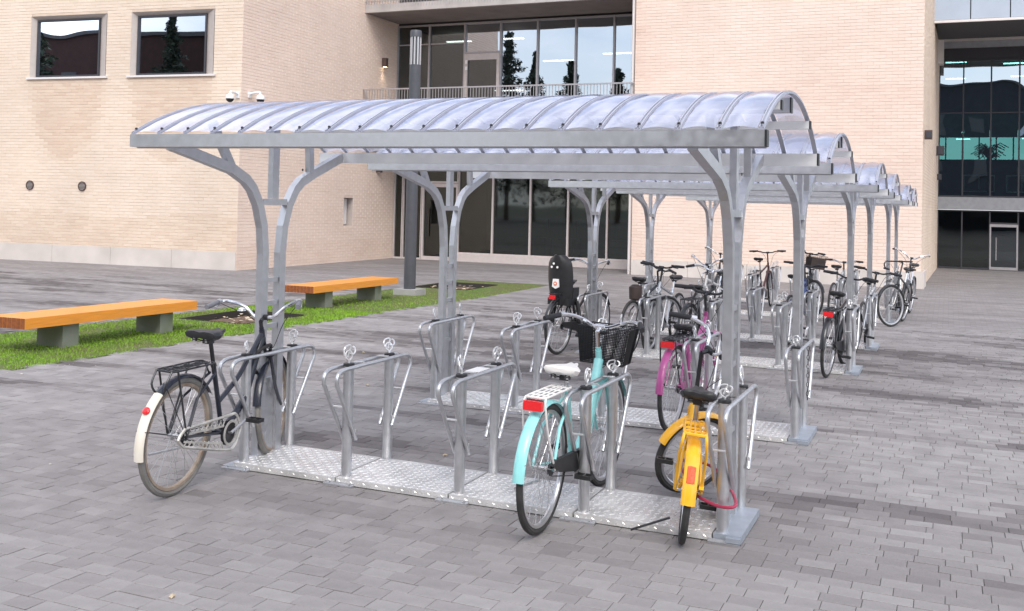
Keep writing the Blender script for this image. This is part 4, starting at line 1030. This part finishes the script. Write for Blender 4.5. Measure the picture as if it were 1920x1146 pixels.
    # mudguards
    if o['fend']:
        q = MB(); mudguard(q, 0, Rw, Rw+.014, 35, 180 if not o.get('fend_tail') else 128, o.get('fw', .058), 18 if lod == 0 else 9); mg = build('mudguard', q, M[o['fend']], t, smooth=True)
        q = MB()
        if o.get('fend_tail'):
            w_ = MB(); mudguard(w_, 0, Rw, Rw+.0145, 127.5, 192, .060, 10); build('mudguard_tail', w_, M[o['fend_tail']], mg, smooth=True)
            w_ = MB(); w_.ring((0, 0, 0), .0, [(.016, 0), (.016, .006), (0, .009)], 10); 
            a_ = R(147); w_ = MB(); w_.lathe([(.022, 0), (.022, .008), (.012, .014)], (0, 0, 0), 'x', 12, M=Matrix.Rotation(math.pi, 4, 'Z')); o_ = build('reflector', w_, M['redlens'], mg); o_.location = ((Rw+.018)*math.cos(a_), 0, Rw+(Rw+.018)*math.sin(a_)); o_.rotation_euler.y = -(math.pi-a_)*-1
        for s in (-1, 1):
            for a_ in (120, 165): q.tube([(0, s*.06, Rw), ((Rw+.01)*math.cos(R(a_)), s*.028, Rw+(Rw+.01)*math.sin(R(a_)))], .0025, 4)
        build('mudguard_stay', q, M['dark_steel' if o['fend'] in ('navy', 'blackp') else 'alloy'], t, smooth=True, kind='stuff')
    if o['fend'] or o['ffend']:
        q = MB(); mudguard(q, wb, Rw, Rw+.014, 28, 172 if not o.get('ffshort') else 150, o.get('fw', .058)*.95, 16 if lod == 0 else 8); SB('mudguard', q, M[o['ffend'] or o['fend']])
    # saddle
    q = MB(); sz = sad; segs = []
    prof = [(a*o.get('sad_l', .92), b, c*1.35) for a, b, c in [(-.125, .055, .028), (-.115, .078, .044), (-.07, .090, .052), (-.01, .076, .048), (.05, .046, .040), (.10, .031, .034), (.145, .022, .028), (.155, .010, .014)]]
    if o.get('sad_w'): prof = [(a, b*o['sad_w'], c) for a, b, c in prof]
    vs = []; ns = 12
    for (x_, w_, h_) in prof:
        for j in range(ns):
            a = 2*math.pi*j/ns; yy = w_*math.cos(a); zz = math.sin(a); zz = zz*h_*.5 if zz > 0 else zz*h_*.6*(.6+.6*abs(math.cos(a)))
            vs.append((sz.x+x_, yy, sz.z+.0+zz-.016*(1-abs(math.cos(a)))*(1 if zz > 0 else 0)+(.010 if x_ < -.1 else 0)+(.006 if x_ > .1 else 0)))
    fs = [(i*ns+j, i*ns+(j+1) % ns, (i+1)*ns+(j+1) % ns, (i+1)*ns+j) for i in range(len(prof)-1) for j in range(ns)]
    fs += [tuple(range(ns-1, -1, -1)), tuple((len(prof)-1)*ns+j for j in range(ns))]
    q.add(vs, fs); sd_ = build('saddle', q, M[o['sad_m']], t, smooth=True)
    q = MB()
    for s in (-1, 1): q.tube([(sz.x-.09, s*.035, sz.z-.03), (sz.x-.03, s*.022, sz.z-.045), (sz.x+.04, s*.02, sz.z-.045), (sz.x+.12, s*.008, sz.z-.015)], .0038, 5)
    if lod == 0:
        for s in (-1, 1): q.lathe([(.017, -.052), (.013, -.045), (.017, -.038), (.013, -.031), (.017, -.024)], (sz.x-.085, s*.04, sz.z+.01), 'z', 8)
    q.bbox((sz.x-.028, -.024, sz.z-.062), (sz.x+.022, .024, sz.z-.036)); build('saddle_rail', q, M['dark_steel'], sd_, smooth=True)
    q = MB(); q.tube([lug+sdir*.02, stop+sdir*.01], .0128, 8); q.tube([lug+sdir*.018, lug+sdir*.036], .0185, 8); build('seat_post', q, M[o.get('post_m', 'chrome')], t, smooth=True)
    # handlebar
    bz = o['bar_z']; s0 = (bz-htop.z)/sa; st = htop+dax*max(.02, s0-.02); fwdv = Vector((1, 0, 0)); H = st+Vector((.05, 0, .02))
    q = MB(); q.tube([htop+dax*.01, st], .0125, 8); q.tube([st-dax*.005, H], .0135, 8); q.tube([H+Vector((0, -.03, 0)), H+Vector((0, .03, 0))], .019, 8); SB('stem', q, M[o.get('stem_m', 'chrome' if o['bar'] == 'city' else 'dark_steel')])
    hw = o['bw']/2; half = None
    if o['bar'] == 'city': half = [(0, 0, 0), (.01, .05, .003), (.03, .12, .03), (.005, .19, .05), (-.035, hw-.045, .045), (-.14, hw, .03)]
    elif o['bar'] == 'swept': half = [(0, 0, 0), (.02, .06, .0), (.05, .13, .06), (-.01, hw-.05, .105), (-.12, hw-.01, .10), (-.22, hw+.01, .085)]
    elif o['bar'] == 'drop': half = [(0, 0, 0), (0, .10, 0), (.0, hw-.04, 0), (.05, hw-.01, 0), (.09, hw, -.05), (.05, hw, -.12), (-.03, hw, -.13)]
    elif o['bar'] == 'high': half = [(0, 0, 0), (.01, .05, 0), (.03, .09, .05), (.02, .15, .09), (-.05, hw-.04, .09), (-.15, hw, .07)]
    else: half = [(0, 0, 0), (0, .08, 0), (0, .14, .02), (-.015, hw-.08, .028), (-.04, hw, .028)]
    half = [Vector(p) for p in half]; half2 = smooth_path(half, 4)
    pts = [H+Vector((p.x, -p.y, p.z)) for p in reversed(half2)]+[H+p for p in half2[1:]]
    q = MB(); q.tube(pts, .0112, 8); hb = SB('handlebar', q, M[o['bar_m']])
    for s in (-1, 1):
        e = half2[-1]; b_ = half2[-5 if o['bar'] != 'flat' else -4]; dd = (e-b_).normalized(); b_ = e-dd*.125
        P_ = lambda v: H+Vector((v.x, s*v.y, v.z))
        q = MB(); q.tube([P_(b_), P_(b_+dd*.06), P_(e+dd*.004)], .0165, 10, rad=[.0155, .0175, .0155]); SB('grip', q, M[o['grip']])
        if lod < 2 and o['bar'] != 'drop':
            q = MB(); l0 = b_-dd*.02; l1 = l0+Vector((.045, .0, -.012)); l2 = l1+dd*.09+Vector((.012, 0, -.01))
            q.tube([P_(l0), P_(l1), P_(l2)], .0058, 5); q.tube([P_(l0-dd*.015), P_(l0+dd*.018)], .018, 8); SB('brake_lever', q, M['alloy' if o['bar_m'] != 'blackp' else 'dark_steel'])
    if o['cables'] and lod < 2:
        q = MB(); e = half2[-6]; 
        q.tube(smooth_path([H+Vector((e.x, e.y, e.z)), H+Vector((.13, .10, -.03)), H+Vector((.12, .03, -.16)), crown+Vector((.03, 0, .02))], 4), .0026, 4, cap=False)
        q.tube(smooth_path([H+Vector((e.x, -e.y, e.z)), H+Vector((.12, -.10, -.05)), H+Vector((.06, -.05, -.2)), crown+Vector((-.04, -.02, .05))], 4), .0026, 4, cap=False)
        SB('brake_cable', q, M['black_plastic'], kind='stuff')
    if o['bell']:
        q = MB(); q.lathe([(.005, -.005), (.028, 0), (.024, .014), (.008, .021)], tuple(H+Vector((-.03, .13, .045))), 'z', 12); SB('bell', q, M['chrome'])
    # drivetrain (right side = -y)
    q = MB(); q.lathe([(.075, -.048), (.078, -.046), (.078, -.043), (.075, -.041)], tuple(bb), 'y', 24); q.tube([bb+Vector((0, -.048, .072)), Vector((0, -.047, Rw+.034))], .0035, 4); q.tube([bb+Vector((0, -.048, -.072)), Vector((0, -.047, Rw-.034))], .0035, 4)
    q.lathe([(.035, -.05), (.035, -.043)], (0, 0, Rw), 'y', 14); build('chain', q, M['dark_steel'], t, smooth=True)
    ck = R(o['crank'])
    for s in (-1, 1):
        d_ = Vector((math.cos(ck), 0, math.sin(ck)))*s*.165*min(1, k+.02)*(.8 if Rw < .29 else 1); e = bb+Vector((0, s*.075, 0))+d_
        q = MB(); q.tube([bb+Vector((0, s*.04, 0)), bb+Vector((0, s*.065, 0)), e], .0095, 6); c_ = build('crank_arm', q, M['alloy' if lod == 0 and F != 'kid' else 'dark_steel'], t, smooth=True)
        q = MB(); y_ = e.y+s*.055
        for xx in (-.032, .024): q.bbox((e.x+xx, y_-.045, e.z-.011), (e.x+xx+.010, y_+.045, e.z+.011))
        for yy in (-.045, -.006, .037): q.bbox((e.x-.022, y_+yy, e.z-.010), (e.x+.024, y_+yy+.008, e.z+.010))
        build('pedal', q, M['black_plastic'], c_)
    if o['guard'] == 'fancy':
        q = MB(); y = -.062; up = [(-.02, Rw+.052), (bb.x-.05, bb.z+.11), (bb.x+.04, bb.z+.105), (bb.x+.105, bb.z+.03)]; dn = [(-.02, Rw-.05), (bb.x-.05, bb.z-.095), (bb.x+.05, bb.z-.09), (bb.x+.105, bb.z-.0)]
        P3 = lambda L_: [Vector((a, y, b)) for a, b in L_]
        U, Dn = smooth_path(P3(up), 5), smooth_path(P3(dn), 5)
        q.tube(U, .009, 5); q.tube(Dn, .009, 5); q.tube(smooth_path([U[0], Vector((-.075, y, Rw)), Dn[0]], 4), .009, 5); q.tube([U[-1], Dn[-1]], .009, 5)
        q.rect_tube(P3([(-.02, Rw+.02), (bb.x-.08, bb.z+.055)]), .012, .004, (0, 1, 0)); q.rect_tube(P3([(-.02, Rw-.02), (bb.x-.08, bb.z-.05)]), .012, .004, (0, 1, 0))
        for i in range(9):
            f = i/9; a = Vector((-.02+(bb.x-.06)*f, y, Rw+.05+(bb.z+.05-Rw)*f*.9)); 
            for s in (1, -1):
                p = Vector((a.x, y, Rw*(1-f)+bb.z*f+s*(.048+.045*f))); p2 = Vector((a.x+.03, y, Rw*(1-f)+bb.z*f+s*(.018+.03*f))); p3 = Vector((a.x+.055, y, p.z)); q.tube([p, p2, p3], .004, 4)
        q.ring((bb.x, y, bb.z), .07, [(-.008, 0), (.008, 0), (.008, -.004), (-.008, -.004)], 20)
        build('chain_guard', q, M['pearl'], t, smooth=True)
    elif o['guard']:
        q = MB(); y = -.064; hy = .012; out = [Vector((-.05, 0, Rw+.03)), Vector((.0, 0, Rw+.052)), Vector((bb.x-.05, 0, bb.z+.092)), Vector((bb.x+.04, 0, bb.z+.088)), Vector((bb.x+.098, 0, bb.z+.03)), Vector((bb.x+.10, 0, bb.z-.03)), Vector((bb.x+.04, 0, bb.z-.05)), Vector((.05, 0, Rw-.02))]
        n = len(out); q.add([(p.x, y-hy, p.z) for p in out]+[(p.x, y+hy, p.z) for p in out], [tuple(range(n)), tuple(range(2*n-1, n-1, -1))]+[(i, i+n, (i+1) % n+n, (i+1) % n) for i in range(n)])
        build('chain_guard', q, M[o['guard']], t)
    # luggage rack
    rz = 2*Rw+.055
    if o['rack']:
        q = MB(); x0, x1 = -.16*k, .25*k; yw = .062 if o.get('rackstay') != 'wide' else .054; rr_ = .0058 if o['rack'] != 'yellow' else .008
        q.tube(smooth_path([(x1, .03, rz), (x1-.04, yw, rz), (0, yw, rz), (x0+.02, yw, rz), (x0-.01, yw*.7, rz), (x0-.01, 0, rz), (x0-.01, -yw*.7, rz), (x0+.02, -yw, rz), (0, -yw, rz), (x1-.04, -yw, rz), (x1, -.03, rz)], 2), rr_, 6)
        for yy in ((-.03, 0, .03) if lod == 0 else (0,)): q.tube([(x0, yy, rz), (x1-.01, yy*.6, rz)], rr_*.75, 5)
        for xx in (x0+.07, x0+.15, x0+.25, x1-.06): q.tube([(xx, -yw, rz-.001), (xx, yw, rz-.001)], rr_*.7, 5)
        for s in (-1, 1):
            if o.get('rackstay') == 'wide': q.tube(smooth_path([(x0, s*yw, rz), (x0-.015, s*yw*1.1, rz-.04), (x0+.03, s*.066, Rw+.2), (0, s*.066, Rw)], 3), rr_, 6)
            else: q.tube([(x0+.03, s*yw, rz), (0, s*.064, Rw)], rr_, 6); q.tube([(x1-.10, s*yw, rz), (0, s*.064, Rw)], rr_, 6)
            q.tube([(x1, s*.025, rz), lug+Vector((-.02, s*.015, -.03))], rr_, 6)
        rk = build('luggage_rack', q, M[o['rack']], t, smooth=True)
        if o['rack'] == 'dark_steel' and o.get('rackloop'):
            q = MB(); q.tube(smooth_path([(x0-.01, .05, rz), (x0-.05, .045, rz-.07), (x0-.03, .02, rz-.125), (x0-.03, -.02, rz-.125), (x0-.05, -.045, rz-.07), (x0-.01, -.05, rz)], 3), .006, 6); build('tail_loop', q, M['dark_steel'], rk, smooth=True)
        if o['rlamp']:
            q = MB(); w_ = .05 if o['rlamp'] == 'big' else .036; q.bbox((x0-.045, -w_, rz-.062), (x0-.014, w_, rz-.014)); build('tail_light', q, M['redlens'], t)
            q = MB(); q.bbox((x0-.0135, -w_*.9, rz-.060), (x0-.006, w_*.9, rz-.010)); build('tail_light_base', q, M['black_plastic'], t)
    if o.get('orange_ref'):
        a_ = R(150); q = MB(); mudguard(q, 0, Rw, Rw+.021, 141, 158, .046, 4, .006); build('reflector', q, M['orangelens'], t)
    if o['kick']:
        q = MB(); a = Vector((.12, .06, Rw-.10)) ; q.tube([a, a+Vector((-.22, .05, .0))] if not o.get('kick_out') else [Vector((.05, .07, .10)), Vector((.02, .26, .012))], .0065 if o.get('kick_out') else .008, 6); build('kickstand', q, M['alloy' if not o.get('kick_out') else 'dark_steel'], t, smooth=True)
    if o['basket']:
        bc = H+Vector((.055, 0, -.01)); w1, w2, d1, d2, hh = .165, .135, .105, .08, .215
        q = MB()
        def ringp(f): w_ = w2+(w1-w2)*f; d_ = d2+(d1-d2)*f; z = bc.z-hh+hh*f; x = bc.x+.02; return [(x-.02, -w_, z), (x-.02, w_, z), (x+2*d_, w_*.92, z), (x+2*d_, -w_*.92, z)]
        nr = 22 if lod == 0 else 7
        for i in range(nr+1): q.tube(ringp(i/nr), .0024 if 0 < i < nr else .004, 3 if 0 < i < nr else 5, closed=True)
        a, b = ringp(0), ringp(1); nv = 30 if lod == 0 else 8
        for e in range(4):
            for i in range(nv):
                f = i/nv; p = Vector(a[e]).lerp(Vector(a[(e+1) % 4]), f); p2 = Vector(b[e]).lerp(Vector(b[(e+1) % 4]), f); q.tube([p, p2], .0024, 3, cap=False)
        for i in range(nv):
            f = (i+.5)/nv; q.tube([Vector(a[0]).lerp(Vector(a[1]), f), Vector(a[3]).lerp(Vector(a[2]), f)], .0015, 3, cap=False)
        bk = SB('basket', q, M['wirebasket'], smooth=False)
        q = MB(); q.tube([H+Vector((0, -.05, -.005)), H+Vector((.09, -.05, -.01))], .006, 5); q.tube([H+Vector((0, .05, -.005)), H+Vector((.09, .05, -.01))], .006, 5); build('basket_bracket', q.xf(ST), M['black_plastic'], bk)
        if o['basket'] == 'brown':
            q = MB(); q.bbox((bc.x+.03, -.13, bc.z-.23), (bc.x+.22, .13, bc.z-.04)); SB('basket_lining', q, M['brownbag'], smooth=False)
        elif o['basket'] == 'meshbag':
            q = MB(); q.lathe([(.045, -.19), (.085, -.17), (.095, -.10), (.085, -.03), (.05, -.02)], (bc.x+.12, 0, bc.z-.02), 'z', 14); SB('basket_lining', q, M['black_rubber'])
    if o['seat'] == 'child':
        q = MB(); bx, bzz = .02, rz-.11; W0 = .155
        back = []
        for i in range(13):
            f = i/12; z = bzz-.02+.58*f; w_ = W0*(.88+.20*math.sin(min(f, .85)*math.pi*.9)) if f < .8 else W0*(1.02*math.sqrt(max(.05, 1-((f-.8)/.22)**2)))
            x = bx-.08-.07*f; back.append((z, w_, x))
        for z, w_, x in back:
            for a_ in range(9):
                u = -1+a_/4; q.v.append((x+.10*abs(u)**2.2, w_*u, z)); q.t.append(.5)
        n0 = len(q.v)
        for i in range(len(back)):
            for a_ in range(9): v = q.v[i*9+a_]; q.v.append((v[0]+.022, v[1]*.90, v[2])); q.t.append(.5)
        for i in range(12):
            for a_ in range(8):
                p = i*9+a_; q.f.append((p, p+9, p+10, p+1)); q.m.append(0); q.f.append((n0+p, n0+p+1, n0+p+10, n0+p+9)); q.m.append(0)
        for i in range(12):
            for e_ in (0, 8): p = i*9+e_; q.f.append((p, p+9, n0+p+9, n0+p)); q.m.append(0)
        for a_ in range(8): p = 12*9+a_; q.f.append((p, p+1, n0+p+1, n0+p)); q.m.append(0)
        st_ = build('child_seat_shell', q, M['black_plastic'], t, smooth=True)
        q = MB(); q.bbox((bx-.06, -.14, bzz-.03), (bx+.20, .14, bzz+.05)); q.bbox((bx+.02, -.155, bzz+.05), (bx+.17, -.125, bzz+.18)); q.bbox((bx+.02, .125, bzz+.05), (bx+.17, .155, bzz+.18)); q.tube([(bx-.08, 0, bzz+.25), (bx+.02, 0, bzz-.06), (.2, 0, rz)], .012, 6); build('child_seat_pan', q, M['black_plastic'], t)
        for s in (-1, 1):
            q = MB(); q.tube(smooth_path([(bx+.12, s*.15, bzz+.02), (bx+.14, s*.18, bzz-.12), (bx+.12, s*.185, bzz-.20), (bx+.17, s*.18, bzz-.25)], 3), .05, 8, rad=None, flat=.5); build('foot_rest', q, M['black_plastic'], t, smooth=True)
        e = MB(); xx = bx-.135; e.add([(xx-.012, -.035, bzz+.28), (xx-.012, .035, bzz+.28), (xx-.010, .045, bzz+.19), (xx-.008, 0, bzz+.165), (xx-.010, -.045, bzz+.19)], [(0, 1, 2, 3, 4)]); e.add([(v[0]+.02, v[1], v[2]) for v in e.v], [(4, 3, 2, 1, 0)]); build('emblem', e, M['label_white'], st_)
        e = MB(); e.lathe([(.024, -.003), (.024, 0)], (xx-.014, 0, bzz+.228), 'x', 14); build('emblem_disc', e, M['emblem_orange'], st_)
        e = MB(); e.lathe([(.010, -.003), (.010, 0)], (xx-.018, 0, bzz+.228), 'x', 12); build('emblem_ring', e, M['label_white'], st_)
        for yy, zz in ((.02, .46), (-.03, .42), (.045, .42)):
            e = MB(); e.lathe([(.014, -.004), (.014, 0)], (xx-.032, yy, bzz+zz), 'x', 8); build('vent_hole', e, M['label_white'], st_)
    return t
P1 = .043
make_bike('bicycle', 'old black city bicycle with dirty grey tyres and a cream mudguard tail', (.05, -.70), (-.06, .35), o=dict(fm='navy', tyre='tyre_grey', rim='rusty_rim', frame='step', fend='navy', fend_tail='whitep', guard='fancy', rack='dark_steel', rackloop=True, bar='swept', bar_m='chrome', grip='gripgrey', bw=.56, sad_h=.94, sad_w=1.3, sad_l=.85, bar_z=.93, lean=3, steer=14, bell=True, tube=.016, post_m='dark_steel', crank=200))
make_bike('bicycle', 'mint green step-through bicycle with white saddle, white luggage rack and black front basket', (2.14, -.352), (2.135, .71), o=dict(fm='mint', frame='low', fend='mint', rack='white_vinyl', rackstay='wide', rlamp='big', bar='city', bar_m='chrome', bw=.60, bar_z=.985, sad_h=.86, sad_m='white_vinyl', sad_w=1.15, basket='mesh', lean=2, guard='black_plastic', steer=-2, crank=10, post_m='chrome', fw=.062))
make_bike('bicycle', 'small bright yellow bicycle with black saddle and front wheel turned sharply to the right', (2.835, -.15), (2.63, .72), o=dict(R=.262, wb=.90, fm='yellow', frame='low', fend='yellow', rack='yellow', rackstay='wide', rim='alloy', bar='high', bar_m='chrome', grip='grip', bw=.54, bar_z=.91, sad_h=.775, steer=-56, hl=.10, lean=6, orange_ref=True, kick_out=True, guard='yellow', crank=105, basket=None, sad_w=1.1, fw=.070, post_m='alloy'))
make_bike('bicycle', 'magenta step-through bicycle with a red tail light and wide black flat handlebar', (2.11, 2.47), (2.17, 3.50), o=dict(fm='magenta', frame='mixte', fend='magenta', rack='dark_steel', rackstay='wide', rlamp='big', bar='flat', bar_m='blackp', bw=.56, bar_z=1.02, sad_h=.83, guard='magenta', lean=2, steer=-6, crank=60))
make_bike('bicycle', 'dark bicycle carrying a black child seat with a small white and orange emblem', (-.16, 6.05), (-.02, 7.08), o=dict(fm='blackp', frame='step', rack='dark_steel', bar='city', bar_m='alloy', seat='child', lean=1, sad_h=.90, bar_z=1.04, lod=1, rlamp='small'))
Z = dict(lod=1)
def zb(**k): return dict(Z, **k)
make_bike('bicycle', 'black bicycle with a saddle bag beside the second rack of the third row', (.60, 6.40), (.70, 7.43), o=zb(fm='blackp', frame='diamond', fend=None, rack=None, bar='flat', bar_m='blackp', bw=.58, bar_z=1.0, sad_h=.95, lean=3, guard=None, steer=-25))
make_bike('bicycle', 'silver bicycle with a dark flat handlebar behind the saddle bag bicycle', (.78, 7.95), (.72, 6.92), o=zb(fm='silverp', frame='diamond', fend=None, rack=None, bar='flat', bar_m='blackp', bw=.56, bar_z=1.03, sad_h=.93, lean=-3, guard=None))
make_bike('bicycle', 'black city bicycle with curved chrome bars in the middle of the third row', (1.32, 6.3), (1.42, 7.32), o=zb(fm='blackp', frame='diamond', bar='city', bar_m='chrome', bar_z=1.02, sad_h=.90, lean=2, rack='dark_steel'))
make_bike('bicycle', 'white sport bicycle facing the camera in the middle of the fourth row', (1.02, 9.95), (.86, 8.92), o=zb(fm='white_vinyl', frame='diamond', fend=None, rack=None, bar='swept', bar_m='chrome', bar_z=1.0, sad_h=.92, lean=-2, guard=None, bw=.56))
make_bike('bicycle', 'dark blue bicycle seen past the right shelter column of the second row', (2.12, 8.75), (2.22, 9.77), o=zb(fm='bluep', frame='diamond', fend=None, rack=None, bar='flat', bar_m='blackp', bar_z=1.02, sad_h=.95, lean=1, guard=None, bw=.62, steer=-8))
make_bike('bicycle', 'black bicycle with a red tail light at the right end of the third row', (2.89, 6.03), (3.0, 7.06), o=zb(fm='blackp', frame='diamond', bar='flat', bar_m='blackp', bar_z=1.02, sad_h=.93, lean=4, rack='dark_steel', rlamp='big', bw=.62, fend='blackp', steer=-10))
make_bike('bicycle', 'white framed bicycle leaning at the right end of the fourth row', (2.98, 8.35), (3.05, 9.38), o=zb(fm='silverp', frame='diamond', fend=None, rack=None, bar='flat', bar_m='blackp', bar_z=1.0, sad_h=.98, lean=9, guard=None, bw=.62))
make_bike('bicycle', 'black bicycle with dropped bars facing the camera at the far right end', (3.36, 13.3), (3.20, 12.27), o=zb(fm='blackp', frame='diamond', bar='drop', bar_m='dark_steel', bar_z=1.05, sad_h=.95, lean=-8, guard=None, bw=.50, steer=-28, rack=None))
make_bike('bicycle', 'silver bicycle behind the drop bar bicycle at the far right end', (3.42, 14.9), (3.33, 13.85), o=zb(fm='silverp', frame='mixte', bar='swept', bar_m='chrome', bar_z=1.05, sad_h=.95, lean=-6, guard=None, bw=.60, steer=14, rack=None))
make_bike('bicycle', 'maroon bicycle with wide flat bars near the second rack of the fifth row', (.84, 13.55), (.95, 14.6), o=zb(fm='brownp', frame='diamond', bar='flat', bar_m='blackp', bar_z=1.03, sad_h=.98, lean=1, bw=.66, rack='dark_steel', steer=10))
make_bike('bicycle', 'bicycle with a brown lined front basket turned aside in the fifth row', (1.80, 13.6), (1.95, 12.65), o=zb(fm='blackp', frame='step', bar='flat', bar_m='blackp', bar_z=1.10, sad_h=.92, lean=2, bw=.56, basket='brown', steer=30))
make_bike('bicycle', 'white handlebar bicycle behind the right column of the third shelter', (2.32, 12.2), (2.42, 13.25), o=zb(fm='silverp', frame='diamond', fend=None, rack=None, bar='flat', bar_m='alloy', bar_z=.97, sad_h=.97, lean=2, bw=.62, guard=None))
make_bike('bicycle', 'dark bicycle with swept chrome bars left of the wide barred maroon one', (.28, 13.6), (.36, 12.55), o=zb(fm='blackp', frame='step', bar='swept', bar_m='chrome', bar_z=1.04, sad_h=.93, lean=-1, bw=.56))
# bag on the black bicycle, lock cable of the yellow one
q = MB(); q.lathe([(.03, -.10), (.075, -.08), (.08, .06), (.04, .09)], (0, 0, 0), 'z', 12); sb_ = build('saddle_bag', q, M['brownbag'], smooth=True); sb_.location = (.64, 6.52, .68); tag(sb_, 'dark brown bag hanging behind the saddle of the black bicycle', 'bag')
q = MB(); q.tube(smooth_path([(2.83, .02, .26), (2.72, .30, .30), (2.80, .55, .24), (2.92, .42, .22), (3.02, .18, .21), (3.085, -.03, .20), (3.06, -.075, .19), (2.98, -.06, .19), (2.87, -.02, .22), (2.83, .02, .26)], 5), .0085, 8); lk = build('cable_lock', q, M['lockred'], smooth=True); tag(lk, 'dark red cable lock looped round the yellow bicycle and the rack post', 'bike lock')
q = MB(); q.tube(smooth_path([(.0, .30, .64), (.06, .22, .70), (.05, .1, .66), (.02, .12, .55), (-.02, .25, .50), (0, .30, .64)], 4), .011, 8); lk = build('cable_lock', q, M['black_rubber'], smooth=True); lk.location = (-.03, -.02, .05); tag(lk, 'thick black cable lock coiled on the head of the old black bicycle', 'bike lock')
q = MB()
for i in range(12):
    z = .66-.035*i; q.tube([(0, (.008 if i % 2 else 0)+.01*math.cos(a), z+.018*math.sin(a)) if i % 2 else (.01*math.cos(a), 0, z+.018*math.sin(a)) for a in [j*math.pi/3 for j in range(6)]], .0035, 4, closed=True)
ch = build('chain', q, M['dark_steel']); ch.location = (3.07, 2.95, G(2.9)); tag(ch, 'dark chain hanging from the right end rack of the second row', 'chain')
